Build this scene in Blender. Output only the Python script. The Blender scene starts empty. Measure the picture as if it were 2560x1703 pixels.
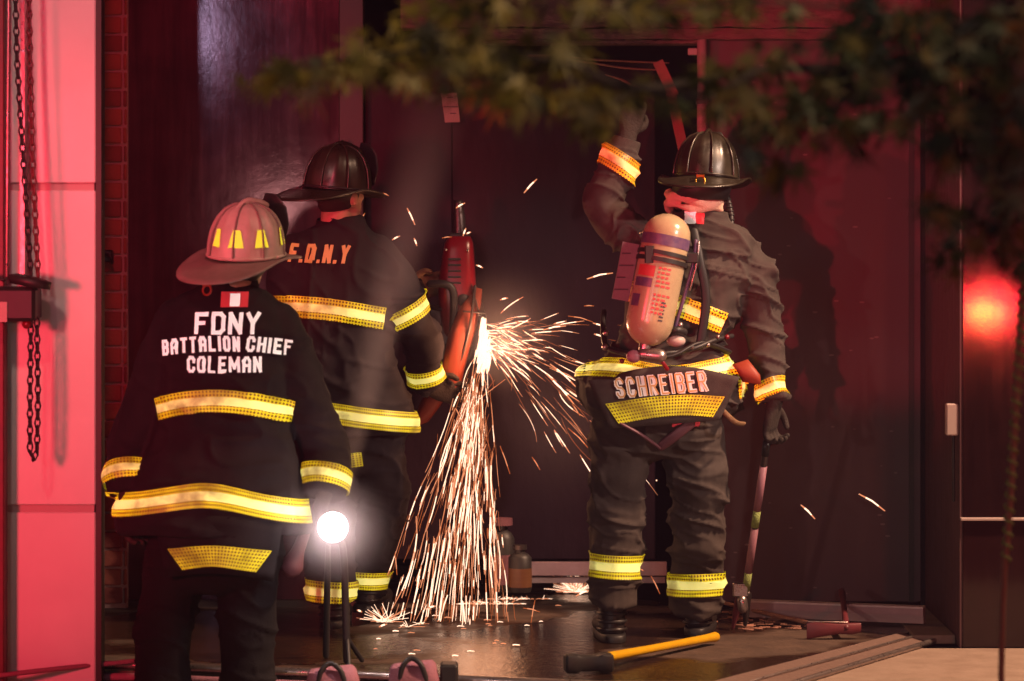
import bpy, bmesh, math, random
import numpy as np
from mathutils import Vector, Matrix
from mathutils.bvhtree import BVHTree

random.seed(7)
RNG = np.random.RandomState(7)
SC = bpy.context.scene
COL = SC.collection
R = math.radians
FPX, CAMD, EYE, HZ = 3192.0, 12.0, 1.6, 214.0      # focal length in picture widths/1024, metres to the doorway, eye height


VEIL_HAZE = 0.0030


def at(px, py, d):
    """world point d metres in front of the camera, at image pixel (px, py); d is an assumed depth"""
    return Vector(((px - 512) / FPX * d, d - CAMD, EYE - (py - HZ) / FPX * d))


# ------------------------------------------------------------------ camera
cam_d = bpy.data.cameras.new('camera')
cam = bpy.data.objects.new('camera', cam_d)
COL.objects.link(cam)
cam.location = (0, -CAMD, EYE)
cam.rotation_euler = (R(90), 0, 0)
cam_d.sensor_width = 36
cam_d.lens = FPX / 1024 * 36
cam_d.shift_y = -(340.5 - HZ) / 1024
cam_d.clip_end = 400
cam_d.dof.use_dof = True
cam_d.dof.focus_distance = 12.1
cam_d.dof.aperture_fstop = 2.2
SC.camera = cam

# ------------------------------------------------------------------ world, night
w = bpy.data.worlds.new('World')
SC.world = w
w.use_nodes = True
nt = w.node_tree
sky = nt.nodes.new('ShaderNodeTexSky')
sky.sky_type = 'NISHITA'
sky.sun_disc = False
sky.sun_elevation = R(-4)
sky.sun_rotation = R(200)
mx = nt.nodes.new('ShaderNodeMix')
mx.data_type = 'RGBA'
mx.inputs[0].default_value = 0.985
mx.inputs[7].default_value = (0.42, 0.10, 0.25, 1)      # city glow after dark
nt.links.new(sky.outputs[0], mx.inputs[6])
bg = nt.nodes['Background']
nt.links.new(mx.outputs[2], bg.inputs[0])
bg.inputs[1].default_value = 0.022


def aim(o, target):
    o.rotation_euler = (Vector(target) - o.location).to_track_quat('-Z', 'Y').to_euler()


def lamp(name, kind, loc, target, watts, color, size=0.1, spot=60, blend=0.3, shape=None):
    d = bpy.data.lights.new(name, kind)
    d.energy = watts
    d.color = color
    if kind == 'AREA':
        d.shape = 'ELLIPSE' if shape else 'DISK'
        d.size = size
        if shape:
            d.size_y = shape
        d.spread = R(spot)
    else:
        d.shadow_soft_size = size
    if kind == 'SPOT':
        d.spot_size = R(spot)
        d.spot_blend = blend
    o = bpy.data.objects.new(name, d)
    COL.objects.link(o)
    o.location = loc
    aim(o, target)
    return o


# headlights of the engine parked beside the photographer
lamp('headlight', 'SPOT', (0.55, -13.2, 1.95), (0.15, 1, 0.9), 240, (1.0, 0.86, 0.76), 0.12, 22, 0.6)
# warm lamp to the left: throws the crew's shadows to the right on the panels
lamp('work_light', 'SPOT', (-3.4, -10.2, 1.55), (0.9, 1, 1.2), 330, (1.0, 0.64, 0.54), 0.05, 23, 0.5)
# red warning lights of the engine, the third one added
lamp('red_beacon', 'SPOT', (-2.2, -10.9, 0.95), (1.45, 1, 1.76), 2200, (1.0, 0.03, 0.07), 0.06, 9.5, 0.35)
lamp('red_beacon', 'SPOT', (-6.4, -9.0, 2.6), (1.75, 1, 1.7), 2300, (1.0, 0.03, 0.07), 0.08, 10.5, 0.4)
lamp('red_beacon', 'SPOT', (-1.0, -4.5, 3.4), (-1.35, 1, 1.75), 420, (1.0, 0.05, 0.12), 0.08, 30, 0.9)  # extra red lamp added to redden the cladding and bricks
lamp('red_beacon', 'SPOT', (-3.3, -5.2, 1.5), (-1.95, -0.7, 1.05), 1250, (1.0, 0.035, 0.075), 0.30, 36, 0.8)
# sodium street light, high on the right, and another high on the left
lamp('street_light', 'SPOT', (5.6, -2.1, 6.4), (1.25, -0.5, 0.3), 6000, (1.0, 0.60, 0.38), 0.25, 38, 0.7)
lamp('street_light', 'SPOT', (-2.6, -7.5, 6.0), (-2.15, -0.7, 2.35), 800, (1.0, 0.66, 0.54), 0.25, 26, 1.0)
lamp('street_light', 'SPOT', (4.2, -7.0, 4.6), (-0.25, -4.9, 2.05), 950, (1.0, 0.74, 0.42), 0.2, 22, 0.9)  # extra lamp added to brighten the leaves
lamp('flood_light', 'SPOT', (6.9, -5.6, 4.4), (0.72, 0, 1.25), 2500, (1.0, 0.72, 0.58), 0.1, 11.5, 0.6)  # extra narrow lamp added to brighten the right firefighter
# lamps seen mirrored in the metal sheet and in the polished stone
lamp('flood_light', 'AREA', (-2.63, -10.7, 3.03), (-1.0, 1, 1.5), 11, (0.60, 0.72, 1.0), 0.36, 140)
lamp('headlight', 'AREA', (-1.76, -10.7, 1.62), (-0.9, 1, 1.5), 3, (1.0, 0.66, 0.55), 0.24, 140)
lamp('tail_light', 'AREA', (2.87, -7.2, 1.03), (1.9, 0, 1.1), 15, (1.0, 0.0, 0.03), 0.40, 140, shape=0.26)
lamp('tail_light', 'AREA', (2.85, -7.16, 1.02), (1.9, 0, 1.1), 2.4, (1.0, 0.13, 0.10), 0.22, 140, shape=0.10)
lamp('tail_light', 'AREA', (2.83, -7.12, 1.01), (1.9, 0, 1.1), 1.5, (1.0, 0.72, 0.0), 0.15, 140, shape=0.045)

SC.view_settings.view_transform = 'Standard'
SC.view_settings.look = 'None'
SC.view_settings.gamma = 1
SC.view_settings.exposure = 0
SC.view_settings.use_curve_mapping = False
SC.cycles.use_denoising = True
SC.cycles.max_bounces = 6
SC.cycles.sample_clamp_indirect = 4
SC.cycles.sample_clamp_direct = 0


# ------------------------------------------------------------------ materials
def nodes(name):
    m = bpy.data.materials.new(name)
    m.use_nodes = True
    t = m.node_tree
    return m, t, t.nodes['Principled BSDF'], t.nodes, t.links


def mat(name, col, rough=0.6, metal=0.0, spec=0.4, vary=None, bump=None, stretch=(1, 1, 1), rvary=0.0, coat=0.0):
    """principled surface; vary=(scale, other colour, contrast) mottles it, bump=(scale, strength) gives relief"""
    m, t, p, N, L = nodes(name)
    p.inputs['Base Color'].default_value = (*col, 1)
    p.inputs['Roughness'].default_value = rough
    p.inputs['Metallic'].default_value = metal
    p.inputs['Specular IOR Level'].default_value = spec
    p.inputs['Coat Weight'].default_value = coat
    tc = N.new('ShaderNodeTexCoord')
    mp = N.new('ShaderNodeMapping')
    mp.inputs['Scale'].default_value = stretch
    L.new(tc.outputs['Object'], mp.inputs[0])
    if vary:
        n = N.new('ShaderNodeTexNoise')
        n.inputs['Scale'].default_value = vary[0]
        n.inputs['Detail'].default_value = 8
        n.inputs['Roughness'].default_value = 0.65
        L.new(mp.outputs[0], n.inputs['Vector'])
        r = N.new('ShaderNodeValToRGB')
        c = vary[2]
        r.color_ramp.elements[0].position = 0.5 - c
        r.color_ramp.elements[1].position = 0.5 + c
        r.color_ramp.elements[0].color = (*col, 1)
        r.color_ramp.elements[1].color = (*vary[1], 1)
        L.new(n.outputs[0], r.inputs[0])
        L.new(r.outputs[0], p.inputs['Base Color'])
        if rvary:
            mr = N.new('ShaderNodeMapRange')
            mr.inputs[1].default_value = 0.35
            mr.inputs[2].default_value = 0.65
            mr.inputs[3].default_value = max(0.03, rough - rvary)
            mr.inputs[4].default_value = min(1, rough + rvary)
            L.new(n.outputs[0], mr.inputs[0])
            L.new(mr.outputs[0], p.inputs['Roughness'])
    if bump:
        b = N.new('ShaderNodeTexNoise')
        b.inputs['Scale'].default_value = bump[0]
        b.inputs['Detail'].default_value = 6
        L.new(mp.outputs[0], b.inputs['Vector'])
        bn = N.new('ShaderNodeBump')
        bn.inputs['Strength'].default_value = bump[1]
        bn.inputs['Distance'].default_value = 0.02
        L.new(b.outputs[0], bn.inputs['Height'])
        L.new(bn.outputs[0], p.inputs['Normal'])
    return m


def creased(m, scale=5.0, strength=0.6):
    t = m.node_tree
    N, L = t.nodes, t.links
    p = N['Principled BSDF']
    tc = N.new('ShaderNodeTexCoord')
    mp = N.new('ShaderNodeMapping')
    mp.inputs['Scale'].default_value = (1, 1, 1.7)
    L.new(tc.outputs['Object'], mp.inputs[0])
    n = N.new('ShaderNodeTexNoise')
    n.noise_type = 'RIDGED_MULTIFRACTAL'
    n.inputs['Scale'].default_value = scale
    n.inputs['Detail'].default_value = 3
    n.inputs['Distortion'].default_value = 0.5
    L.new(mp.outputs[0], n.inputs['Vector'])
    b = N.new('ShaderNodeBump')
    b.inputs['Strength'].default_value = strength
    b.inputs['Distance'].default_value = 0.03
    L.new(n.outputs[0], b.inputs['Height'])
    old = p.inputs['Normal'].links[0].from_node if p.inputs['Normal'].links else None
    if old:
        L.new(b.outputs[0], old.inputs['Normal'])
    else:
        L.new(b.outputs[0], p.inputs['Normal'])


def retro(name, base, beam, lattice=False, stripe=None, rough=0.30):
    """retroreflective film: a diffuse base plus a lobe that returns light to where it came from.
    UV.x runs along the tape in metres, UV.y across it from 0 to 1."""
    m, t, p, N, L = nodes(name)
    p.inputs['Base Color'].default_value = (*base, 1)
    p.inputs['Roughness'].default_value = 0.5
    g = N.new('ShaderNodeBsdfGlossy')
    g.inputs['Roughness'].default_value = rough
    g.inputs['Color'].default_value = (*beam, 1)
    geo = N.new('ShaderNodeNewGeometry')
    L.new(geo.outputs['Incoming'], g.inputs['Normal'])
    add = N.new('ShaderNodeAddShader')
    L.new(p.outputs[0], add.inputs[0])
    L.new(g.outputs[0], add.inputs[1])
    L.new(add.outputs[0], t.nodes['Material Output'].inputs[0])
    if not (lattice or stripe):
        return m

    def math_(op, a, b=None):
        n = N.new('ShaderNodeMath')
        n.operation = op
        for i, x in enumerate((a, b)):
            if x is None:
                continue
            if isinstance(x, (int, float)):
                n.inputs[i].default_value = x
            else:
                L.new(x, n.inputs[i])
        return n.outputs[0]
    uv = N.new('ShaderNodeUVMap')
    sp = N.new('ShaderNodeSeparateXYZ')
    L.new(uv.outputs[0], sp.inputs[0])
    u = math_('MULTIPLY', sp.outputs[0], 2 * math.pi / 0.024)
    v = math_('MULTIPLY', sp.outputs[1], 2 * math.pi * 3.25)
    a = math_('SINE', math_('ADD', u, v))
    b = math_('SINE', math_('SUBTRACT', u, v))
    hole = math_('GREATER_THAN', math_('MULTIPLY', a, b), 0.22)       # knitted diamond holes
    c2 = math_('ABSOLUTE', math_('SUBTRACT', sp.outputs[1], 0.5))
    mid = math_('LESS_THAN', c2, 0.185 if stripe else -1.0)
    lit = math_('MAXIMUM', math_('SUBTRACT', 1.0, hole), mid)
    # smudges of soot
    tc = N.new('ShaderNodeTexCoord')
    nz = N.new('ShaderNodeTexNoise')
    nz.inputs['Scale'].default_value = 7
    nz.inputs['Detail'].default_value = 5
    L.new(tc.outputs['Object'], nz.inputs['Vector'])
    mr = N.new('ShaderNodeMapRange')
    mr.inputs[1].default_value = 0.36
    mr.inputs[2].default_value = 0.56
    mr.inputs[3].default_value = 0.22
    mr.inputs[4].default_value = 1.0
    L.new(nz.outputs[0], mr.inputs[0])
    amt = math_('MULTIPLY', lit, mr.outputs[0])

    def colmix(c_mesh, c_mid, dark):
        k = N.new('ShaderNodeMix')
        k.data_type = 'RGBA'
        k.inputs[6].default_value = (*c_mesh, 1)
        k.inputs[7].default_value = (*c_mid, 1)
        L.new(mid, k.inputs[0])
        k2 = N.new('ShaderNodeMix')
        k2.data_type = 'RGBA'
        k2.inputs[6].default_value = (*dark, 1)
        L.new(k.outputs[2], k2.inputs[7])
        L.new(amt, k2.inputs[0])
        return k2.outputs[2]
    L.new(colmix(base, stripe[0] if stripe else base, (0.10, 0.065, 0.004)), p.inputs['Base Color'])
    L.new(colmix(beam, stripe[1] if stripe else beam, (0.03, 0.012, 0.0)), g.inputs['Color'])
    return m


def glow(name, col, strength):
    m = bpy.data.materials.new(name)
    m.use_nodes = True
    t = m.node_tree
    t.nodes.remove(t.nodes['Principled BSDF'])
    e = t.nodes.new('ShaderNodeEmission')
    e.inputs[0].default_value = (*col, 1)
    e.inputs[1].default_value = strength
    t.links.new(e.outputs[0], t.nodes['Material Output'].inputs[0])
    return m


M = {}
M['coat'] = mat('turnout_cloth', (0.006, 0.0055, 0.007), 0.85, spec=.15, vary=(7, (0.018, 0.015, 0.018), 0.25), bump=(420, 0.25))
M['coat_worn'] = mat('worn_turnout_cloth', (0.026, 0.020, 0.019), 0.85, spec=.2, vary=(9, (0.072, 0.055, 0.049), 0.3), bump=(380, 0.3))
M['coat_grey'] = mat('dusty_turnout_cloth', (0.010, 0.008, 0.010), 0.85, spec=.2, vary=(8, (0.024, 0.018, 0.021), 0.3), bump=(380, 0.3))
M['trousers'] = mat('dark_trouser_cloth', (0.006, 0.005, 0.006), 0.85, spec=.15, vary=(6, (0.011, 0.009, 0.010), 0.3), bump=(300, 0.3))
for k in ('coat', 'coat_worn', 'coat_grey', 'trousers'):
    creased(M[k], 6.0, 0.8 if k == 'coat_worn' else 0.55)
M['skin'] = mat('skin', (0.42, 0.20, 0.14), 0.5, vary=(30, (0.50, 0.26, 0.19), 0.3))
M['hair'] = mat('short_hair', (0.03, 0.016, 0.012), 0.7, bump=(300, 0.6))
M['hood'] = mat('flash_hood_cloth', (0.72, 0.46, 0.36), 0.8, vary=(12, (0.60, 0.34, 0.26), 0.3), bump=(160, 0.3))
M['helmet_black'] = mat('black_helmet_leather', (0.010, 0.009, 0.007), 0.34, spec=0.5, vary=(14, (0.03, 0.022, 0.012), 0.3), rvary=0.1)
M['helmet_cream'] = mat('cream_helmet_paint', (0.72, 0.61, 0.53), 0.38, vary=(14, (0.50, 0.36, 0.30), 0.3), bump=(60, 0.1))
M['helmet_rib'] = mat('worn_leather_seam', (0.035, 0.028, 0.018), 0.3, spec=0.6)
M['black'] = mat('black_rubber', (0.012, 0.010, 0.011), 0.5, vary=(20, (0.02, 0.017, 0.017), 0.3))
M['boot'] = mat('boot_rubber', (0.012, 0.010, 0.010), 0.36, vary=(20, (0.03, 0.022, 0.02), 0.3))
M['glove'] = mat('work_glove_leather', (0.014, 0.009, 0.008), 0.8, vary=(25, (0.028, 0.017, 0.012), 0.3), bump=(120, 0.3))
M['glove_tan'] = mat('tan_glove_leather', (0.22, 0.12, 0.055), 0.8, vary=(25, (0.10, 0.055, 0.028), 0.3), bump=(120, 0.3))
M['tape'] = retro('striped_tape', (0.34, 0.32, 0.01), (0.46, 0.43, 0.005), stripe=((0.55, 0.60, 0.25), (0.66, 0.72, 0.22)))
M['tape_mesh'] = retro('lattice_tape', (0.32, 0.30, 0.01), (0.42, 0.39, 0.005), lattice=True)
M['letter'] = retro('silver_lettering', (0.50, 0.55, 0.55), (0.44, 0.50, 0.52))
M['letter_gold'] = retro('gold_lettering', (0.30, 0.15, 0.06), (0.20, 0.11, 0.03))
M['letter_back'] = retro('lettering_outline', (0.45, 0.42, 0.40), (0.26, 0.26, 0.25))
M['patch_yellow'] = retro('lime_reflector', (0.45, 0.48, 0.02), (0.50, 0.52, 0.03))
M['patch_red'] = retro('red_reflector', (0.30, 0.02, 0.03), (0.22, 0.015, 0.02))
M['orange'] = mat('orange_paint', (0.24, 0.036, 0.012), 0.55, vary=(10, (0.20, 0.028, 0.012), 0.3))
M['saw_red'] = mat('red_plastic', (0.15, 0.004, 0.010), 0.32, spec=0.5)
M['dull_red'] = mat('dull_red_paint', (0.16, 0.022, 0.03), 0.45, vary=(20, (0.09, 0.02, 0.025), 0.3))
M['brim_cream'] = mat('grimy_cream_brim', (0.34, 0.25, 0.22), 0.5, vary=(14, (0.20, 0.14, 0.12), 0.3))
M['brass'] = mat('brass', (0.55, 0.30, 0.05), 0.3, metal=1)
M['steel'] = mat('worn_steel', (0.50, 0.42, 0.40), 0.35, metal=0.9, vary=(30, (0.20, 0.15, 0.14), 0.3), rvary=0.12)
M['dark_steel'] = mat('dark_steel', (0.09, 0.07, 0.07), 0.4, metal=0.8, vary=(30, (0.05, 0.04, 0.04), 0.3), rvary=0.12)
M['tank'] = mat('tan_tank_wrap', (0.42, 0.33, 0.19), 0.25, spec=0.6, vary=(9, (0.26, 0.18, 0.12), 0.3), rvary=0.06)
M['indigo'] = mat('indigo_band', (0.045, 0.025, 0.11), 0.35, vary=(30, (0.16, 0.09, 0.13), 0.25))
M['red_print'] = mat('red_print', (0.45, 0.05, 0.05), 0.5)
M['pink_sleeve'] = mat('faded_pink_sleeve', (0.30, 0.14, 0.17), 0.5, vary=(30, (0.20, 0.08, 0.11), 0.2), stretch=(1, 1, 0.2))
M['yellow'] = mat('yellow_handle', (0.62, 0.36, 0.005), 0.35, vary=(16, (0.50, 0.26, 0.005), 0.3))
M['wood'] = mat('splintered_wood', (0.32, 0.15, 0.10), 0.8, vary=(20, (0.20, 0.09, 0.065), 0.3), stretch=(1, 1, 0.15), bump=(60, 0.3))
M['white_panel'] = mat('white_painted_panel', (0.70, 0.66, 0.64), 0.45, vary=(2.2, (0.54, 0.49, 0.47), 0.35), bump=(5, 0.03))
M['seam'] = mat('panel_seam', (0.40, 0.28, 0.27), 0.6)
M['brick_a'] = mat('red_brick', (0.34, 0.085, 0.050), 0.85, vary=(18, (0.24, 0.06, 0.04), 0.3), bump=(70, 0.15))
M['brick_b'] = mat('dark_brick', (0.24, 0.055, 0.040), 0.85, vary=(18, (0.17, 0.04, 0.03), 0.3), bump=(70, 0.15))
M['mortar'] = mat('mortar', (0.40, 0.24, 0.22), 0.9, bump=(120, 0.5))
M['concrete'] = mat('rough_concrete', (0.20, 0.105, 0.105), 0.9, vary=(22, (0.10, 0.05, 0.05), 0.25), bump=(40, 0.9), stretch=(0.6, 1, 1.6))
M['paper'] = mat('paper_notice', (0.34, 0.22, 0.21), 0.7, vary=(40, (0.28, 0.17, 0.16), 0.3))
M['ink'] = mat('dark_print', (0.04, 0.03, 0.04), 0.7)
M['door_dark'] = mat('dark_door_leaf', (0.024, 0.008, 0.015), 0.55, spec=0.14, vary=(3, (0.014, 0.005, 0.009), 0.3), bump=(10, 0.4), stretch=(1, 1, 0.5))
M['frame_dark'] = mat('dark_frame', (0.020, 0.013, 0.012), 0.5, vary=(9, (0.03, 0.02, 0.016), 0.3))
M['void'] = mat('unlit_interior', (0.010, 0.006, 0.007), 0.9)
M['card'] = mat('cream_plastic', (0.38, 0.29, 0.27), 0.5)
M['bag'] = mat('pink_canvas', (0.32, 0.13, 0.17), 0.8, vary=(20, (0.24, 0.09, 0.13), 0.3), bump=(160, 0.3))
M['sleeve_label'] = mat('faded_label', (0.15, 0.10, 0.12), 0.5, vary=(30, (0.10, 0.06, 0.08), 0.3))
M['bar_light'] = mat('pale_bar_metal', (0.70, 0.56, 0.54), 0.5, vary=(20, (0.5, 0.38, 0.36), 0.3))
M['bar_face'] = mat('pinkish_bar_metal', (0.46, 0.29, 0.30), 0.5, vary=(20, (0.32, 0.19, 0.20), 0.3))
M['dim_pink'] = mat('dim_pink_plastic', (0.13, 0.05, 0.065), 0.5)
M['amber'] = mat('amber_label', (0.14, 0.06, 0.025), 0.4, vary=(30, (0.10, 0.04, 0.02), 0.3), stretch=(0.2, 0.2, 2))
M['stake_green'] = mat('green_twine', (0.24, 0.30, 0.09), 0.8, bump=(200, 0.5))
M['bark'] = mat('bark', (0.05, 0.032, 0.03), 0.85, vary=(18, (0.03, 0.02, 0.02), 0.3), bump=(60, 0.8))
M['hot'] = glow('white_hot_spark', (1.0, 0.62, 0.42), 2.3)
M['warm'] = glow('orange_spark', (1.0, 0.33, 0.15), 1.0)
M['cool'] = glow('cooling_spark', (1.0, 0.22, 0.06), 0.55)
M['lens'] = glow('lamp_lens', (1.0, 0.93, 0.90), 14)


def metal_wall(name, col, col2, rough, spec_metal, speck=0.0, bump=0.10):
    """painted sheet metal, streaked downwards, with small chips"""
    m, t, p, N, L = nodes(name)
    tc = N.new('ShaderNodeTexCoord')
    mp = N.new('ShaderNodeMapping')
    mp.inputs['Scale'].default_value = (1, 1, 0.06)
    L.new(tc.outputs['Object'], mp.inputs[0])
    n1 = N.new('ShaderNodeTexNoise')
    n1.inputs['Scale'].default_value = 26
    n1.inputs['Detail'].default_value = 8
    n1.inputs['Roughness'].default_value = 0.7
    L.new(mp.outputs[0], n1.inputs['Vector'])
    n2 = N.new('ShaderNodeTexNoise')
    n2.inputs['Scale'].default_value = 3.2
    n2.inputs['Detail'].default_value = 8
    n2.inputs['Roughness'].default_value = 0.7
    L.new(tc.outputs['Object'], n2.inputs['Vector'])
    mul = N.new('ShaderNodeMath')
    mul.operation = 'MULTIPLY'
    L.new(n1.outputs[0], mul.inputs[0])
    L.new(n2.outputs[0], mul.inputs[1])
    r = N.new('ShaderNodeValToRGB')
    r.color_ramp.elements[0].position = 0.15
    r.color_ramp.elements[1].position = 0.36
    r.color_ramp.elements[0].color = (*col, 1)
    r.color_ramp.elements[1].color = (*col2, 1)
    L.new(mul.outputs[0], r.inputs[0])
    out = r.outputs[0]
    if speck:
        vo = N.new('ShaderNodeTexVoronoi')
        vo.inputs['Scale'].default_value = 13
        mp2 = N.new('ShaderNodeMapping')
        mp2.inputs['Scale'].default_value = (0.55, 1, 1.5)
        mp2.inputs['Rotation'].default_value = (0, R(12), 0)
        L.new(tc.outputs['Object'], mp2.inputs[0])
        L.new(mp2.outputs[0], vo.inputs['Vector'])
        lt = N.new('ShaderNodeMath')
        lt.operation = 'LESS_THAN'
        lt.inputs[1].default_value = 0.075
        L.new(vo.outputs['Distance'], lt.inputs[0])
        am = N.new('ShaderNodeMath')
        am.operation = 'MULTIPLY'
        am.inputs[1].default_value = speck
        L.new(lt.outputs[0], am.inputs[0])
        k = N.new('ShaderNodeMix')
        k.data_type = 'RGBA'
        L.new(am.outputs[0], k.inputs[0])
        L.new(out, k.inputs[6])
        k.inputs[7].default_value = (0.30, 0.20, 0.19, 1)
        out = k.outputs[2]
    L.new(out, p.inputs['Base Color'])
    mr = N.new('ShaderNodeMapRange')
    mr.inputs[1].default_value = 0.1
    mr.inputs[2].default_value = 0.45
    mr.inputs[3].default_value = rough * 0.75
    mr.inputs[4].default_value = rough * 1.35
    L.new(mul.outputs[0], mr.inputs[0])
    L.new(mr.outputs[0], p.inputs['Roughness'])
    p.inputs['Metallic'].default_value = spec_metal
    bn = N.new('ShaderNodeBump')
    bn.inputs['Strength'].default_value = bump
    bn.inputs['Distance'].default_value = 0.01
    L.new(n2.outputs[0], bn.inputs['Height'])
    L.new(bn.outputs[0], p.inputs['Normal'])
    return m


M['cladding'] = metal_wall('stained_metal_cladding', (0.060, 0.020, 0.030), (0.115, 0.036, 0.052), 0.095, 0.45, bump=0.06)
M['panel_right'] = metal_wall('painted_door_metal', (0.060, 0.025, 0.028), (0.078, 0.032, 0.036), 0.5, 0.0, speck=0.5)
M['stone_polished'] = metal_wall('polished_dark_stone', (0.012, 0.004, 0.005), (0.020, 0.007, 0.008), 0.075, 0.10, bump=0.02)


def ground_mat(name, dry, dry2, wet_scale, wet_amt, bump_s=0.25, pits=0.0):
    m, t, p, N, L = nodes(name)
    tc = N.new('ShaderNodeTexCoord')
    n = N.new('ShaderNodeTexNoise')
    n.inputs['Scale'].default_value = 9
    n.inputs['Detail'].default_value = 10
    n.inputs['Roughness'].default_value = 0.7
    L.new(tc.outputs['Object'], n.inputs['Vector'])
    r = N.new('ShaderNodeValToRGB')
    r.color_ramp.elements[0].position = 0.32
    r.color_ramp.elements[1].position = 0.68
    r.color_ramp.elements[0].color = (*dry, 1)
    r.color_ramp.elements[1].color = (*dry2, 1)
    L.new(n.outputs[0], r.inputs[0])
    wn = N.new('ShaderNodeTexNoise')
    wn.inputs['Scale'].default_value = wet_scale
    wn.inputs['Detail'].default_value = 4
    L.new(tc.outputs['Object'], wn.inputs['Vector'])
    wr = N.new('ShaderNodeMapRange')
    wr.inputs[1].default_value = 0.5 - wet_amt
    wr.inputs[2].default_value = 0.56 - wet_amt
    L.new(wn.outputs[0], wr.inputs[0])
    k = N.new('ShaderNodeMix')
    k.data_type = 'RGBA'
    L.new(wr.outputs[0], k.inputs[0])
    L.new(r.outputs[0], k.inputs[6])
    dk = N.new('ShaderNodeMix')
    dk.data_type = 'RGBA'
    dk.blend_type = 'MULTIPLY'
    dk.inputs[0].default_value = 1
    L.new(r.outputs[0], dk.inputs[6])
    dk.inputs[7].default_value = (0.34, 0.30, 0.28, 1)
    L.new(dk.outputs[2], k.inputs[7])
    L.new(k.outputs[2], p.inputs['Base Color'])
    rr = N.new('ShaderNodeMapRange')
    rr.inputs[3].default_value = 0.75
    rr.inputs[4].default_value = 0.16
    L.new(wr.outputs[0], rr.inputs[0])
    L.new(rr.outputs[0], p.inputs['Roughness'])
    b = N.new('ShaderNodeTexNoise')
    b.inputs['Scale'].default_value = 38
    b.inputs['Detail'].default_value = 8
    L.new(tc.outputs['Object'], b.inputs['Vector'])
    bn = N.new('ShaderNodeBump')
    bn.inputs['Strength'].default_value = bump_s
    bn.inputs['Distance'].default_value = 0.02
    L.new(b.outputs[0], bn.inputs['Height'])
    L.new(bn.outputs[0], p.inputs['Normal'])
    return m


M['wet'] = ground_mat('wet_concrete', (0.046, 0.026, 0.018), (0.095, 0.056, 0.038), 1.15, 0.05)
M['pavement'] = ground_mat('pavement_concrete', (0.20, 0.135, 0.10), (0.28, 0.20, 0.155), 1.3, -0.32, 0.12)
M['street'] = ground_mat('street_asphalt', (0.05, 0.045, 0.045), (0.07, 0.06, 0.06), 0.8, -0.1)
M['ramp'] = mat('scuffed_ramp_steel', (0.30, 0.20, 0.17), 0.42, metal=0.35, vary=(12, (0.17, 0.11, 0.09), 0.3), rvary=0.12, bump=(30, 0.2))


# ------------------------------------------------------------------ geometry helpers
def V(*a):
    return Vector(a)


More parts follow.
